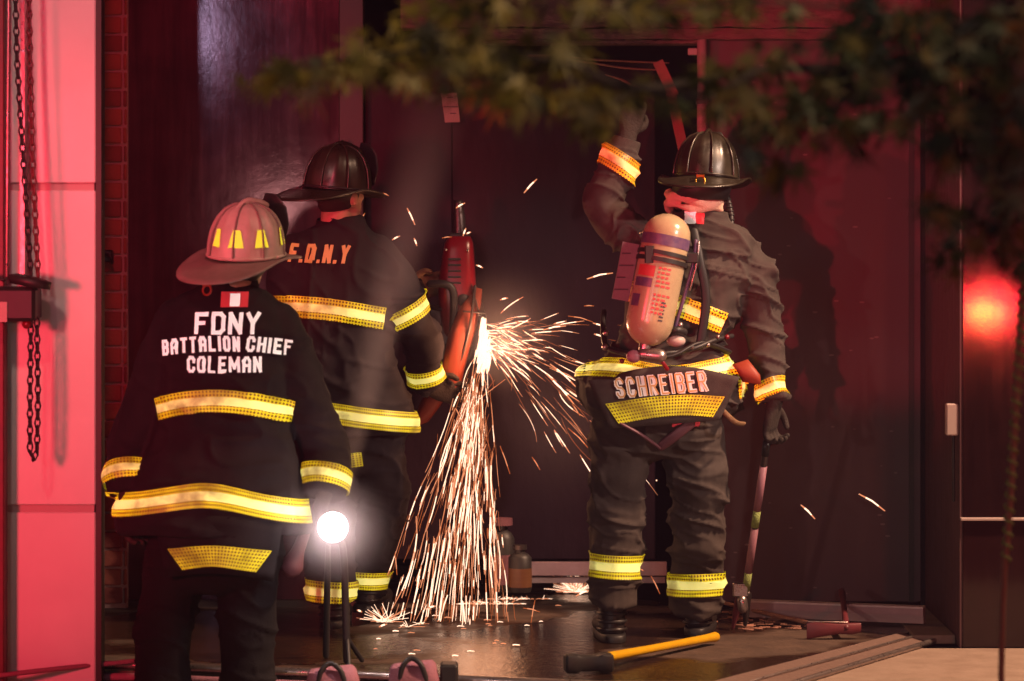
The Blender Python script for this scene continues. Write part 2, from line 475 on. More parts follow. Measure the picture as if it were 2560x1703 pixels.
class MB:
    """collects closed shapes; build() links them as one mesh object"""
    def __init__(self):
        self.v, self.f, self.mi = [], [], []

    def add(self, vs, fs, mi=0):
        k = len(self.v)
        self.v += [tuple(x) for x in vs]
        self.f += [tuple(i + k for i in f) for f in fs]
        self.mi += [mi] * len(fs)
        return self

    def box(self, a, b, mi=0, rot=None, c=None, bev=0.0):
        (x0, y0, z0), (x1, y1, z1) = a, b
        if bev:
            e = bev
            vs, fs = [], []
            for sx, sy, sz in [(i, j, k) for i in (0, 1) for j in (0, 1) for k in (0, 1)]:
                X, Y, Z = (x0, x1)[sx], (y0, y1)[sy], (z0, z1)[sz]
                dx, dy, dz = (e, -e)[sx], (e, -e)[sy], (e, -e)[sz]
                vs += [V(X, Y + dy, Z + dz), V(X + dx, Y, Z + dz), V(X + dx, Y + dy, Z)]
            bm = bmesh.new()
            for q in vs:
                bm.verts.new(q)
            bmesh.ops.convex_hull(bm, input=bm.verts)
            bm.verts.index_update()
            vs = [q.co.copy() for q in bm.verts]
            fs = [[q.index for q in f.verts] for f in bm.faces]
            bm.free()
        else:
            vs = [V(x, y, z) for x in (x0, x1) for y in (y0, y1) for z in (z0, z1)]
            fs = [(0, 1, 3, 2), (4, 6, 7, 5), (0, 4, 5, 1), (2, 3, 7, 6), (0, 2, 6, 4), (1, 5, 7, 3)]
        if rot is not None:
            c = Vector(c) if c is not None else (Vector(a) + Vector(b)) / 2
            vs = [rot @ (q - c) + c for q in vs]
        return self.add(vs, fs, mi)

    def loft(self, secs, n=24, mi=0, cap=True):
        """secs: (centre, U vector, V vector, power)"""
        vs, fs = [], []
        for c, U, W, pw in secs:
            for i in range(n):
                a = 2 * math.pi * i / n
                ca, sa = math.cos(a), math.sin(a)
                e = 2.0 / pw
                vs.append(c + U * (math.copysign(abs(ca) ** e, ca)) + W * (math.copysign(abs(sa) ** e, sa)))
        m = len(secs)
        for j in range(m - 1):
            for i in range(n):
                k = (i + 1) % n
                fs.append((j * n + i, j * n + k, (j + 1) * n + k, (j + 1) * n + i))
        if cap:
            fs.append(tuple(range(n))[::-1])
            fs.append(tuple((m - 1) * n + i for i in range(n)))
        return self.add(vs, fs, mi)

    def tube(self, pts, rad, n=12, mi=0, sub=4, flat=1.0, round_ends=True, up=None, cut=False):
        pts = [Vector(p) for p in pts]
        if isinstance(rad, (int, float)):
            rad = [rad] * len(pts)
        P, Q = [], []
        if sub > 1 and len(pts) > 2:
            for i in range(len(pts) - 1):
                p0, p1, p2, p3 = pts[max(i - 1, 0)], pts[i], pts[i + 1], pts[min(i + 2, len(pts) - 1)]
                for s in range(sub):
                    t = s / sub
                    P.append(0.5 * ((2 * p1) + (p2 - p0) * t + (2 * p0 - 5 * p1 + 4 * p2 - p3) * t * t + (3 * p1 - p0 - 3 * p2 + p3) * t ** 3))
                    Q.append(rad[i] + (rad[i + 1] - rad[i]) * (3 * t * t - 2 * t ** 3))
            P.append(pts[-1])
            Q.append(rad[-1])
        else:
            P, Q = pts, list(rad)
        T = [(P[min(i + 1, len(P) - 1)] - P[max(i - 1, 0)]).normalized() for i in range(len(P))]
        u = Vector(up) if up is not None else (V(1, 0, 0) if abs(T[0].x) < 0.8 else V(0, 1, 0))
        secs = []
        for i in range(len(P)):
            u = (u - T[i] * u.dot(T[i])).normalized()
            w_ = T[i].cross(u)
            secs.append((P[i], u * Q[i], w_ * Q[i] * flat, 2))
        if round_ends:
            c, U, W, _ = secs[0]
            pre = [(c - T[0] * Q[0] * math.sin(a), U * math.cos(a), W * math.cos(a), 2) for a in (R(84), R(60), R(30))]
            c, U, W, _ = secs[-1]
            post = [(c + T[-1] * Q[-1] * math.sin(a), U * math.cos(a), W * math.cos(a), 2) for a in (R(30), R(60), R(84))]
            secs = pre + secs + ([] if cut else post)
        return self.loft(secs, n, mi)

    def ball(self, c, r, n=16, rot=None, mi=0):
        c = Vector(c)
        r = (r, r, r) if isinstance(r, (int, float)) else r
        X, Y, Z = V(1, 0, 0), V(0, 1, 0), V(0, 0, 1)
        if rot is not None:
            X, Y, Z = rot @ X, rot @ Y, rot @ Z
        m = max(5, n // 2)
        secs = []
        for j in range(m + 1):
            a = -math.pi / 2 + math.pi * (j + 0.02) / (m + 0.04)
            secs.append((c + Z * r[2] * math.sin(a), X * r[0] * math.cos(a), Y * r[1] * math.cos(a), 2))
        return self.loft(secs, n, mi)

    def ring(self, c, r, tr, nrm=(0, 1, 0), n=18, k=8, mi=0, sx=1.0):
        nrm = Vector(nrm).normalized()
        u = nrm.orthogonal().normalized()
        w_ = nrm.cross(u)
        vs, fs = [], []
        for i in range(n):
            a = 2 * math.pi * i / n
            d = u * math.cos(a) + w_ * math.sin(a) * sx
            for j in range(k):
                b = 2 * math.pi * j / k
                vs.append(Vector(c) + d * (r + tr * math.cos(b)) + nrm * tr * math.sin(b))
        for i in range(n):
            for j in range(k):
                i2, j2 = (i + 1) % n, (j + 1) % k
                fs.append((i * k + j, i2 * k + j, i2 * k + j2, i * k + j2))
        return self.add(vs, fs, mi)

    def voxel(self, size, smooth=4):
        """union of everything collected, remeshed into one continuous skin"""
        me = bpy.data.meshes.new('tmp')
        me.from_pydata(self.v, [], self.f)
        o = bpy.data.objects.new('tmp', me)
        COL.objects.link(o)
        r = o.modifiers.new('r', 'REMESH')
        r.mode = 'VOXEL'
        r.voxel_size = size
        if smooth:
            s = o.modifiers.new('s', 'SMOOTH')
            s.iterations = smooth
            s.factor = 0.5
        dg = bpy.context.evaluated_depsgraph_get()
        ev = o.evaluated_get(dg).to_mesh()
        nv = len(ev.vertices)
        co = np.empty(nv * 3)
        ev.vertices.foreach_get('co', co)
        no = np.empty(nv * 3)
        ev.vertices.foreach_get('normal', no)
        fs = [tuple(p.vertices) for p in ev.polygons]
        o.evaluated_get(dg).to_mesh_clear()
        bpy.data.objects.remove(o)
        bpy.data.meshes.remove(me)
        self.f = fs
        self.mi = [0] * len(fs)
        self.co = co.reshape(-1, 3)
        self.no = no.reshape(-1, 3)
        self.v = self.co.tolist()
        return self

    def displace(self, fn):
        d = fn(self.co)
        self.co = self.co + self.no * d[:, None]
        self.v = self.co.tolist()
        return self

    def bvh(self):
        return BVHTree.FromPolygons([Vector(x) for x in self.v], self.f)

    def build(self, name, mats, parent=None, smooth=True, uv=None, autosmooth=None):
        me = bpy.data.meshes.new(name)
        vs = np.array(self.v, dtype=float)
        lo, hi = vs.min(0), vs.max(0)
        c = Vector(((lo[0] + hi[0]) / 2, (lo[1] + hi[1]) / 2, lo[2]))
        me.from_pydata((vs - np.array(c)).tolist(), [], self.f)
        mats = mats if isinstance(mats, (list, tuple)) else [mats]
        for m in mats:
            me.materials.append(m)
        if len(mats) > 1:
            me.polygons.foreach_set('material_index', self.mi)
        bm = bmesh.new()
        bm.from_mesh(me)
        if uv is None:
            bmesh.ops.recalc_face_normals(bm, faces=bm.faces)
        if smooth:
            for f in bm.faces:
                f.smooth = True
            if autosmooth is not None:
                for e in bm.edges:
                    if len(e.link_faces) == 2 and e.calc_face_angle(0) > autosmooth:
                        e.smooth = False
        bm.to_mesh(me)
        bm.free()
        if uv is not None:
            l = me.uv_layers.new(name='UVMap')
            idx = np.empty(len(me.loops), dtype=int)
            me.loops.foreach_get('vertex_index', idx)
            l.data.foreach_set('uv', np.array(uv)[idx].ravel())
        o = bpy.data.objects.new(name, me)
        COL.objects.link(o)
        o.location = c - (WORLD[parent.name] if parent else V(0, 0, 0))
        o.parent = parent
        WORLD[o.name] = c
        return o


WORLD = {}


def thing(name, label, cat, loc, group=None):
    o = bpy.data.objects.new(name, None)
    COL.objects.link(o)
    o.location = loc
    o.empty_display_size = 0.1
    o['label'] = label
    o['category'] = cat
    if group:
        o['group'] = group
    WORLD[o.name] = Vector(loc)
    return o


def tag(o, label, cat, group=None):
    o['label'] = label
    o['category'] = cat
    if group:
        o['group'] = group
    return o


def setting(o):
    o['kind'] = 'structure'
    return o


def vnoise(P, seed=0):
    """smooth value noise, -1..1, P is (n,3)"""
    P = np.asarray(P) + seed * 17.13
    i = np.floor(P).astype(np.int64)
    f = P - i
    f = f * f * f * (f * (f * 6 - 15) + 10)

    def h(a):
        n = (a[:, 0] * 73856093) ^ (a[:, 1] * 19349663) ^ (a[:, 2] * 83492791)
        n = (n ^ (n >> 13)) * 1274126177
        return ((n ^ (n >> 16)) & 0xffff) / 32767.5 - 1
    out = 0
    for dx in (0, 1):
        for dy in (0, 1):
            for dz in (0, 1):
                wgt = (f[:, 0] if dx else 1 - f[:, 0]) * (f[:, 1] if dy else 1 - f[:, 1]) * (f[:, 2] if dz else 1 - f[:, 2])
                out = out + wgt * h(i + np.array([dx, dy, dz]))
    return out


def folds(P, amp, fx, fz, seed, ridged=True):
    wv = vnoise(P * 3.1, seed + 5)
    Q = np.stack([P[:, 0] * fx + wv * 0.5, P[:, 1] * fx, P[:, 2] * fz + wv * 0.9 + P[:, 0] * fz * 0.25], 1)
    n = vnoise(Q, seed)
    n2 = vnoise(Q * 2.1, seed + 9)
    if ridged:
        n = 1 - 2 * np.abs(n)
    return amp * (n * 0.7 + n2 * 0.35)


def creases(P, amp, fx, fz, seed):
    """narrow raised creases of stiff cloth"""
    wv = vnoise(P * 2.3, seed + 3)
    Q = np.stack([P[:, 0] * fx + wv * .8, P[:, 1] * fx, P[:, 2] * fz + wv * 1.2 + P[:, 0] * fz * .35], 1)
    a = (1 - np.abs(vnoise(Q, seed))) ** 7
    b = (1 - np.abs(vnoise(Q * 1.7 + 5, seed + 11))) ** 9
    return amp * (a + .6 * b - .35)


# ------------------------------------------------------------------ strips and lettering laid on cloth
def patch(vs_grid, uvs, name, m, parent):
    """grid of points (None where there is no cloth) -> sheet"""
    mb = MB()
    idx, vv, uu = {}, [], []
    for j, row in enumerate(vs_grid):
        for i, p in enumerate(row):
            if p is not None:
                idx[(i, j)] = len(vv)
                vv.append(p)
                uu.append(uvs[j][i])
    fs = []
    for j in range(len(vs_grid) - 1):
        for i in range(len(vs_grid[0]) - 1):
            q = [(i, j), (i + 1, j), (i + 1, j + 1), (i, j + 1)]
            if all(k in idx for k in q):
                pts = [vv[idx[k]] for k in q]
                if (pts[0] - pts[1]).length < 0.06 and (pts[0] - pts[3]).length < 0.06:
                    fs.append(tuple(idx[k] for k in q))
    if not fs:
        return None
    mb.add(vv, fs)
    return mb.build(name, m, parent, uv=uu)


def cast_back(bvh, x, z, off=0.005, y0=-4.0):
    """drop a point on the cloth from behind the wearer"""
    h = bvh.ray_cast(V(x, y0, z), V(0, 1, 0))
    if h[0] is None:
        return None
    n = h[1] if h[1].y < 0 else -h[1]
    return h[0] + n * off * 0.6 + V(0, -off * 0.5, 0)


def back_stripe(bvh, name, m, parent, line, half, ymax, ymin=-9, n=70, k=7, off=0.005, bevel=0.0):
    """line: (x,z) points across the back"""
    ln = [V(a, 0, b) for a, b in line]
    mb = []
    # smooth resample
    P = []
    for i in range(len(ln) - 1):
        p0, p1, p2, p3 = ln[max(i - 1, 0)], ln[i], ln[i + 1], ln[min(i + 2, len(ln) - 1)]
        seg = max(2, n // (len(ln) - 1))
        for s in range(seg):
            t = s / seg
            P.append(0.5 * ((2 * p1) + (p2 - p0) * t + (2 * p0 - 5 * p1 + 4 * p2 - p3) * t * t + (3 * p1 - p0 - 3 * p2 + p3) * t ** 3))
    P.append(ln[-1])
    grid, uvs = [], []
    for j in range(k):
        v = j / (k - 1)
        row, ru, L_ = [], [], 0
        for i, p in enumerate(P):
            if i:
                L_ += (P[i] - P[i - 1]).length
            t = (P[min(i + 1, len(P) - 1)] - P[max(i - 1, 0)]).normalized()
            nn = V(-t.z, 0, t.x)
            hw = half[0] + (half[1] - half[0]) * i / (len(P) - 1) if isinstance(half, tuple) else half
            q = p + nn * (v * 2 - 1) * hw
            q.x += (ln[0].x + ln[-1].x - 2 * p.x) / 2 * bevel * (1 - v)
            h = cast_back(bvh, q.x, q.z, off)
            if h is not None and not (ymin < h.y < ymax):
                h = None
            row.append(h)
            ru.append((L_, v))
        grid.append(row)
        uvs.append(ru)
    return patch(grid, uvs, name, m, parent)


def ring_stripe(bvh, name, m, parent, c, axis, half, rmax, off=0.009, wave=None, n=56, k=7, arc=(0, 360)):
    """tape sewn round a sleeve, a trouser leg or a hem"""
    axis = Vector(axis).normalized()
    u = (V(1, 0, 0) - axis * axis.x).normalized()
    w_ = axis.cross(u)
    grid, uvs = [], []
    for j in range(k):
        v = j / (k - 1)
        row, ru = [], []
        for i in range(n + 1):
            a = R(arc[0] + (arc[1] - arc[0]) * i / n)
            d = u * math.cos(a) + w_ * math.sin(a)
            t = (v * 2 - 1) * half + (wave(a) if wave else 0)
            o = Vector(c) + axis * t
            h = bvh.ray_cast(o, d)
            if h[0] is None or h[3] > rmax:
                row.append(o + d * rmax * 0.8 if h[0] is not None else None)
            else:
                row.append(h[0] + d * off)
            ru.append((a * rmax * 0.85, v))
        grid.append(row)
        uvs.append(ru)
    return patch(grid, uvs, name, m, parent)


GL = {
    'A': [[(0, 0), (0, 4.6), (1.3, 6), (2.7, 6), (4, 4.6), (4, 0)], [(0, 2.6), (4, 2.6)]],
    'B': [[(0, 0), (0, 6), (3, 6), (4, 5.1), (4, 3.9), (3.2, 3.1), (4, 2.3), (4, .9), (3, 0), (0, 0)], [(0, 3.1), (3.2, 3.1)]],
    'C': [[(4, 4.4), (4, 5), (3, 6), (1, 6), (0, 5), (0, 1), (1, 0), (3, 0), (4, 1), (4, 1.6)]],
    'D': [[(0, 0), (0, 6), (2.8, 6), (4, 4.9), (4, 1.1), (2.8, 0), (0, 0)]],
    'E': [[(4, 6), (0, 6), (0, 0), (4, 0)], [(0, 3.1), (3, 3.1)]],
    'F': [[(4, 6), (0, 6), (0, 0)], [(0, 3.1), (3, 3.1)]],
    'H': [[(0, 0), (0, 6)], [(4, 0), (4, 6)], [(0, 3), (4, 3)]],
    'I': [[(2, 0), (2, 6)]],
    'L': [[(0, 6), (0, 0), (3.8, 0)]],
    'M': [[(0, 0), (0, 6), (3.1, 1.6), (6.2, 6), (6.2, 0)]],
    'N': [[(0, 0), (0, 6), (4, 0), (4, 6)]],
    'O': [[(1, 0), (0, 1), (0, 5), (1, 6), (3, 6), (4, 5), (4, 1), (3, 0), (1, 0)]],
    'R': [[(0, 0), (0, 6), (3, 6), (4, 5), (4, 3.8), (3, 2.9), (0, 2.9)], [(2, 2.9), (4, 0)]],
    'S': [[(4, 4.7), (4, 5.1), (3, 6), (1, 6), (0, 5.1), (0, 4), (1, 3.1), (3, 2.9), (4, 2), (4, .9), (3, 0), (1, 0), (0, .9), (0, 1.3)]],
    'T': [[(0, 6), (4, 6)], [(2, 6), (2, 0)]],
    'Y': [[(0, 6), (2, 2.9), (4, 6)], [(2, 2.9), (2, 0)]],
    '.': [[(0.2, 0), (0.8, 0)]],
}
GW = {'I': 0.8, '.': 1.0, 'M': 4.6, ' ': 2.4}


def lettering(bvh, text, centre, height, width, bold, name, m, parent, tilt=0.0, slant=0.0, arch=0.0, off=0.007):
    """block letters sewn across the back. centre = (x, z)"""
    # width and height are outer sizes; every letter is as wide as the row allows
    gap = 0.13 * height
    units = sum({'I': 0.0, '.': 0.0, ' ': 0.55, 'M': 1.55}.get(c, 1.0) for c in text)
    fixed = sum({'I': bold, '.': bold, ' ': 0.0}.get(c, 0.0) for c in text) + gap * (len(text) - 1)
    wl = (width - fixed) / units
    sx, sz = (wl - bold) / 4, (height - bold) / 6
    xs, x = [], 0
    for ch in text:
        xs.append((x + bold / 2) / sx - (2 if ch == 'I' else (0.5 if ch == '.' else 0)))
        x += {'I': bold, '.': bold, ' ': 0.55 * wl, 'M': 1.55 * wl - .55 * bold}.get(ch, wl) + gap
    mb = MB()
    ct, st = math.cos(R(tilt)), math.sin(R(tilt))
    k = 0
    for ch, x0 in zip(text, xs):
        if ch == ' ':
            continue
        for pl in GL[ch]:
            for a, b in zip(pl[:-1], pl[1:]):
                k += 1
                A = V((x0 + a[0]) * sx, a[1] * sz, 0)
                B = V((x0 + b[0]) * sx, b[1] * sz, 0)
                d = (B - A).normalized()
                nn = V(-d.y, d.x, 0)
                A = A - d * bold * 0.42
                B = B + d * bold * 0.42
                seg = max(1, int((B - A).length / 0.012))
                vs, ok = [], True
                for s in range(seg + 1):
                    for sd in (-1, 1):
                        q = A.lerp(B, s / seg) + nn * sd * bold / 2
                        gx, gz = q.x - width / 2, q.y + bold / 2 - height / 2
                        gx += gz * slant
                        gz -= arch * (gx / (width / 2)) ** 2
                        X, Z = centre[0] + gx * ct - gz * st, centre[1] + gx * st + gz * ct
                        h = cast_back(bvh, X, Z, off + (k % 12) * 0.00025)
                        if h is None:
                            ok = False
                            break
                        vs.append(h)
                    if not ok:
                        break
                if ok:
                    mb.add(vs, [(2 * s, 2 * s + 1, 2 * s + 3, 2 * s + 2) for s in range(seg)])
    return mb.build(name, m, parent, smooth=False) if mb.v else None


# ==================================================================== THE PLACE
# ---- ground
def slab(pts, z, h, name, m):
    mb = MB()
    n = len(pts)
    mb.add([V(x, y, z) for x, y in pts] + [V(x, y, z - h) for x, y in pts],
           [tuple(range(n))] + [tuple(range(2 * n - 1, n - 1, -1))] + [(i, i + n, (i + 1) % n + n, (i + 1) % n) for i in range(n)])
    return mb.build(name, m, smooth=False)


g = MB().add([V(-120, -120, -0.13), V(120, -120, -0.13), V(120, 120, -0.13), V(-120, 120, -0.13)], [(0, 1, 2, 3)])
setting(g.build('street', M['street'], smooth=False))

A_, B_, C_, D_ = at(136, 661, 5107 / 447), at(600, 681, 5107 / 467), at(712, 681, 5107 / 467), at(901, 634, 5107 / 420)
plat = [(-6, 2.6), (-6, -0.40), (A_.x, A_.y), (B_.x, B_.y), (C_.x, C_.y), (D_.x, D_.y), (1.60, 0.34), (1.684, 2.6)]
setting(slab(plat, 0, 0.12, 'landing', M['wet']))
# paler pavement on the right and along the front
setting(slab([(0.80, -1.12), (1.45, -0.02), (1.68, -0.02), (9, -0.02), (9, -2.2), (0.80, -2.2)], -0.03, 0.096, 'pavement', M['pavement']))
setting(slab([(-9, -0.47), (A_.x, A_.y - 0.07), (B_.x, B_.y - 0.07), (0.79, B_.y - 0.1), (0.79, -2.2), (-9, -2.2)], -0.09, 0.036, 'gutter', M['pavement']))

# steel ramp plate with rounded lip along the side of the landing
rp = thing('ramp_plate', 'long scuffed steel strip edging the wet landing, running diagonally towards the right wall', 'ramp', (1.1, -0.45, 0))
P1, P2 = at(775, 686, 11.0), at(930, 636, 12.15)
lo1, lo2 = V(0.90, -1.12, -0.022), V(1.60, 0.10, -0.022)
mb = MB()
up1, up2 = V(C_.x - 0.004, C_.y - 0.05, 0.006), V(D_.x, D_.y, 0.006)
mb.add([up1, up2, lo2, lo1, up1 - V(0, 0, .012), up2 - V(0, 0, .012), lo2 - V(0, 0, .01), lo1 - V(0, 0, .01)],
       [(0, 1, 2, 3), (7, 6, 5, 4), (0, 4, 5, 1), (1, 5, 6, 2), (2, 6, 7, 3), (3, 7, 4, 0)])
mb.build('plate', M['ramp'], rp, smooth=False)
MB().tube([lo1 + V(0, 0, .004), lo2 + V(0, 0, .004)], 0.011, n=10).build('lip', M['steel'], rp)
mid1, mid2 = up1.lerp(lo1, .45) + V(0, 0, .004), up2.lerp(lo2, .45) + V(0, 0, .004)
MB().tube([mid1, mid2], 0.005, n=8).build('ridge', M['steel'], rp)

# front nosing rail of the landing
nz = thing('edge_rail', 'pale rounded metal rail along the front edge of the wet landing', 'rail', (B_.x, B_.y, 0))
MB().tube([V(-6, -0.42, -.012), V(A_.x, A_.y - .02, -.012), V(B_.x, B_.y - .02, -.012), V(C_.x, C_.y - .03, -.012)], 0.016, n=10, sub=1).build('upper_rail', M['steel'], nz)
MB().tube([V(-6, -0.455, -.05), V(A_.x, A_.y - .05, -.05), V(B_.x, B_.y - .05, -.05), V(C_.x, C_.y - .06, -.05)], 0.014, n=10, sub=1).build('lower_rail', M['bag'], nz)

# ---- left: white sectional panel, brick pier
def px_x(px, d):
    return (px - 512) / FPX * d


def px_z(py, d):
    return EYE - (py - HZ) / FPX * d


dw = 11.3
wx = px_x(95.5, dw)
wp = thing('white_panel_wall', 'white sectional wall panel at far left, glowing pink under the red lights', 'wall', (-2.6, dw - 12, -0.1))
seams = [-0.10, px_z(505, dw), px_z(183, dw), px_z(183, dw) + 1.14, 4.6]
for a, b in zip(seams[:-1], seams[1:]):
    MB().box((-6, dw - 12, a + 0.0), (wx, dw - 12 + 0.05, b - 0.026), bev=0.004).build('panel', M['white_panel'], wp, smooth=False)
    MB().box((-6, dw - 12 + 0.012, b - 0.026), (wx - 0.006, dw - 12 + 0.048, b)).build('seam', M['seam'], wp, smooth=False)
MB().box((wx, dw - 12 + 0.004, -0.10), (wx + 0.020, dw - 12 + 0.10, 4.6)).build('shade_strip', M['frame_dark'], wp, smooth=False)  # dark strip standing in for the shadow gap beside the bricks

db = 12.95
bx0, bx1 = px_x(102, db), px_x(127, db)
bp = thing('brick_pier', 'narrow pier of red brick between the white panel and the stained metal', 'pier', (bx0, db - 12, 0))
MB().box((px_x(60, db), db - 12 + 0.012, 0), (bx1, db - 12 + 0.35, 4.6)).build('mortar', M['mortar'], bp, smooth=False)
pitch = 18.4 / FPX * db
bw = (bx1 - bx0)
shared = {}
for i in range(-2, 62):
    z0 = i * pitch + 0.02
    if z0 < 0 or z0 > 4.5:
        continue
    lay = [(bx0 - .002, bx0 + bw * .76), (bx0 + bw * .76 + .009, bx1 - .002)] if i % 2 else [(bx0 - .002, bx0 + bw * .80), (bx0 + bw * .80 + .009, bx1 - .002)]
    for (a, b) in lay:
        key = (i % 2, round(b - a, 3), i % 3 == 0)
        if key not in shared:
            q = MB().box((a, db - 12 - 0.004, z0), (b, db - 12 + 0.03, z0 + pitch - 0.010), bev=0.004)
            o = q.build('brick', M['brick_a'] if (i % 3) else M['brick_b'], bp, smooth=False)
            shared[key] = o.data
        else:
            o = bpy.data.objects.new('brick', shared[key])
            COL.objects.link(o)
            o.parent = bp
            o.location = V((a + b) / 2, db - 12 + 0.013 + random.uniform(-.003, .003), z0) - WORLD[bp.name]
            o.rotation_euler = (0, random.uniform(-.012, .012), random.uniform(-.02, .02))
# small wall hook on the pier
hk = thing('wall_latch', 'small dark metal latch fixed on the brick pier at shoulder height', 'latch', at(105, 268, 12.9))
MB().box(at(100, 262, 12.9) + V(0, -.02, 0), at(113, 250, 12.9) + V(0, .03, 0), bev=0.006).build('plate', M['dark_steel'], hk, smooth=False)
MB().tube([at(101, 253, 12.85), at(110, 256, 12.82), at(112, 262, 12.85)], 0.008).build('hook', M['dark_steel'], hk)

# ---- chain hoist on the white panel
dh = 11.12
ch = thing('chain_hoist', 'black door operator box with looped black chains hanging against the white panel', 'chain hoist', at(20, 320, dh))
MB().box(at(-40, 321, dh) + V(0, -.05, 0), at(37, 287, dh) + V(0, .12, 0), bev=0.012).build('gear_box', M['black'], ch, smooth=False)
MB().box(at(-6, 322, dh - .055), at(7, 302, dh - .055) + V(0, .006, 0)).build('sticker', M['card'], ch, smooth=False)
mb = MB()
cw = at(30, 282, dh)
mb.loft([(cw + V(0, 0, -.015), V(.072, -.01, -.012), V(0, .06, 0), 2), (cw + V(0, 0, .012), V(.078, -.01, -.014), V(0, .066, 0), 2), (cw + V(0, 0, .02), V(.05, 0, -.01), V(0, .04, 0), 2)], 24)
mb.build('chain_wheel', M['black'], ch)
MB().ball(at(27, 324, dh), .018, 12).build('button', M['saw_red'], ch)
MB().tube([at(4, 280, dh), at(-12, 276, dh)], .006).build('lever', M['black'], ch)


def chain(path, r=0.013, wire=0.0042):
    mb = MB()
    pts = [Vector(p) for p in path]
    L = [0]
    for a, b in zip(pts[:-1], pts[1:]):
        L.append(L[-1] + (b - a).length)
    s, k, step = 0, 0, 0.029
    while s < L[-1]:
        i = max(j for j in range(len(L)) if L[j] <= s + 1e-9)
        i = min(i, len(pts) - 2)
        t = (s - L[i]) / (L[i + 1] - L[i])
        c = pts[i].lerp(pts[i + 1], t)
        d = (pts[i + 1] - pts[i]).normalized()
        yaw = R(35 if k % 2 else 118)
        sd = V(math.cos(yaw), math.sin(yaw), 0)
        loop = []
        for a in range(8):
            b = 2 * math.pi * a / 8
            loop.append(c + d * math.sin(b) * 0.020 + sd * math.cos(b) * r * 0.75)
        n8 = []
        for a in range(8):
            p = loop[a]
            out = (p - c).normalized()
            nn = d.cross(sd).normalized()
            n8.append([p + out * wire, p + nn * wire, p - out * wire, p - nn * wire])
        vs = [x for q in n8 for x in q]
        fs = [(a * 4 + b, ((a + 1) % 8) * 4 + b, ((a + 1) % 8) * 4 + (b + 1) % 4, a * 4 + (b + 1) % 4) for a in range(8) for b in range(4)]
        mb.add(vs, fs)
        s += step
        k += 1
    return mb


chain([at(14, -60, dh), at(17, 60, dh), at(24, 170, dh), at(31, 276, dh)]).build('chain', M['black'], ch)
chain([at(28, -60, dh), at(30, 60, dh), at(33, 170, dh), at(38, 276, dh)]).build('chain', M['dull_red'], ch)
chain([at(31, 322, dh), at(30, 400, dh), at(30, 452, dh), at(34, 459, dh), at(37, 450, dh), at(38, 400, dh), at(37, 322, dh)]).build('chain', M['black'], ch)
tr = thing('door_track', 'vertical metal door track at the left edge beside the hanging chains', 'track', at(2, 676, 11.2))
MB().box(V(px_x(-60, 11.2), -.80, -.08), V(px_x(4, 11.2), -.72, 4.4), bev=.004).build('rail_channel', M['dull_red'], tr, smooth=False)
MB().tube([at(7, 276, 11.14), at(9, -80, 11.14)], .0085, n=10).build('conduit', M['steel'], tr)
MB().box(V(px_x(20, 11.22), -.79, px_z(276, 11.2)), V(px_x(25, 11.22), -.72, 4.4)).build('flange', M['steel'], tr, smooth=False)
hs = MB().tube([at(-60, 684, 11.15), at(20, 673, 11.2), at(85, 666, 11.3), at(136, 661, 11.38)], .009, n=10)
tag(hs.build('hose', M['bag']), 'thin dull hose lying at the foot of the white panel at far left', 'hose')

# ---- the front: stained metal cladding, doorway, right leaf, stone pier
dm = 13.0
cl = thing('metal_cladding', 'stained reddish metal sheet behind the two firefighters on the left, with a white glare', 'wall panel', (px_x(230, dm), 1.0, 0))
cx0, cx1 = px_x(127.5, dm), px_x(339, dm)
xm = px_x(243, dm)
MB().box((cx0, 1.0, 0.03), (cx1, 1.03, 4.6)).build('sheet', M['cladding'], cl, smooth=False)
MB().box((cx0, 0.992, 0.0), (cx1, 1.02, 0.028)).build('foot_strip', M['frame_dark'], cl, smooth=False)
fr = thing('door_frame', 'dark upright frame at the left side of the doorway', 'door frame', (px_x(352, dm), 1.0, 0))
MB().box((cx1 + .001, 0.96, 0), (px_x(364, dm), 1.08, 2.52), bev=.004).build('jamb', M['frame_dark'], fr, smooth=False)
MB().ball(at(343, 145, 12.9), (.012, .01, .02), 10).build('hinge', M['brass'], fr)

xd0, xd1, xh1 = px_x(364, dm), px_x(656, dm), px_x(706, dm)
zt = px_z(62, dm)
dl = thing('dark_door', 'tall dark door leaf behind the sparks with a pale notice near its top', 'door', (px_x(510, dm), 1.04, 0))
xs_ = [xd0 + .002, px_x(452, dm), xd1]
for a, b in zip(xs_[:-1], xs_[1:]):
    MB().box((a + .0006, 1.03, 0.19), (b - .002, 1.07, zt), bev=.003).build('leaf_panel', M['door_dark'], dl, smooth=False)
rl = MB().box(at(530, 576, 12.98), at(667, 562, 12.98) + V(0, .03, 0), bev=.003)
rl.build('bottom_rail', M['bar_face'], dl, smooth=False)
MB().box(at(530, 583, 13.0), at(665, 577, 13.0) + V(0, .02, 0)).build('sweep', M['seam'], dl, smooth=False)
no = thing('notice', 'small pale two-part paper notice stuck high on the dark door', 'notice', at(450, 122, 12.99))
q = [at(441, 93, 12.985), at(457, 92.5, 12.985), at(460, 122, 12.985), at(445, 122.5, 12.985)]
n_ = V(0, .008, 0)
MB().add(q + [p + n_ for p in q], [(0, 1, 2, 3), (7, 6, 5, 4), (0, 4, 5, 1), (1, 5, 6, 2), (2, 6, 7, 3), (3, 7, 4, 0)]).build('sheet', M['paper'], no, smooth=False)
mb = MB()
for (x0, y0, x1, y1) in ((443.5, 106.3, 458, 107.2), (447, 97, 453, 97.8), (450, 113, 456, 113.8)):
    a, b = at(x0, y0, 12.98), at(x1, y1, 12.98)
    mb.box(a, b + V(0, .003, 0))
mb.build('print', M['ink'], no, smooth=False)['kind'] = 'stuff'

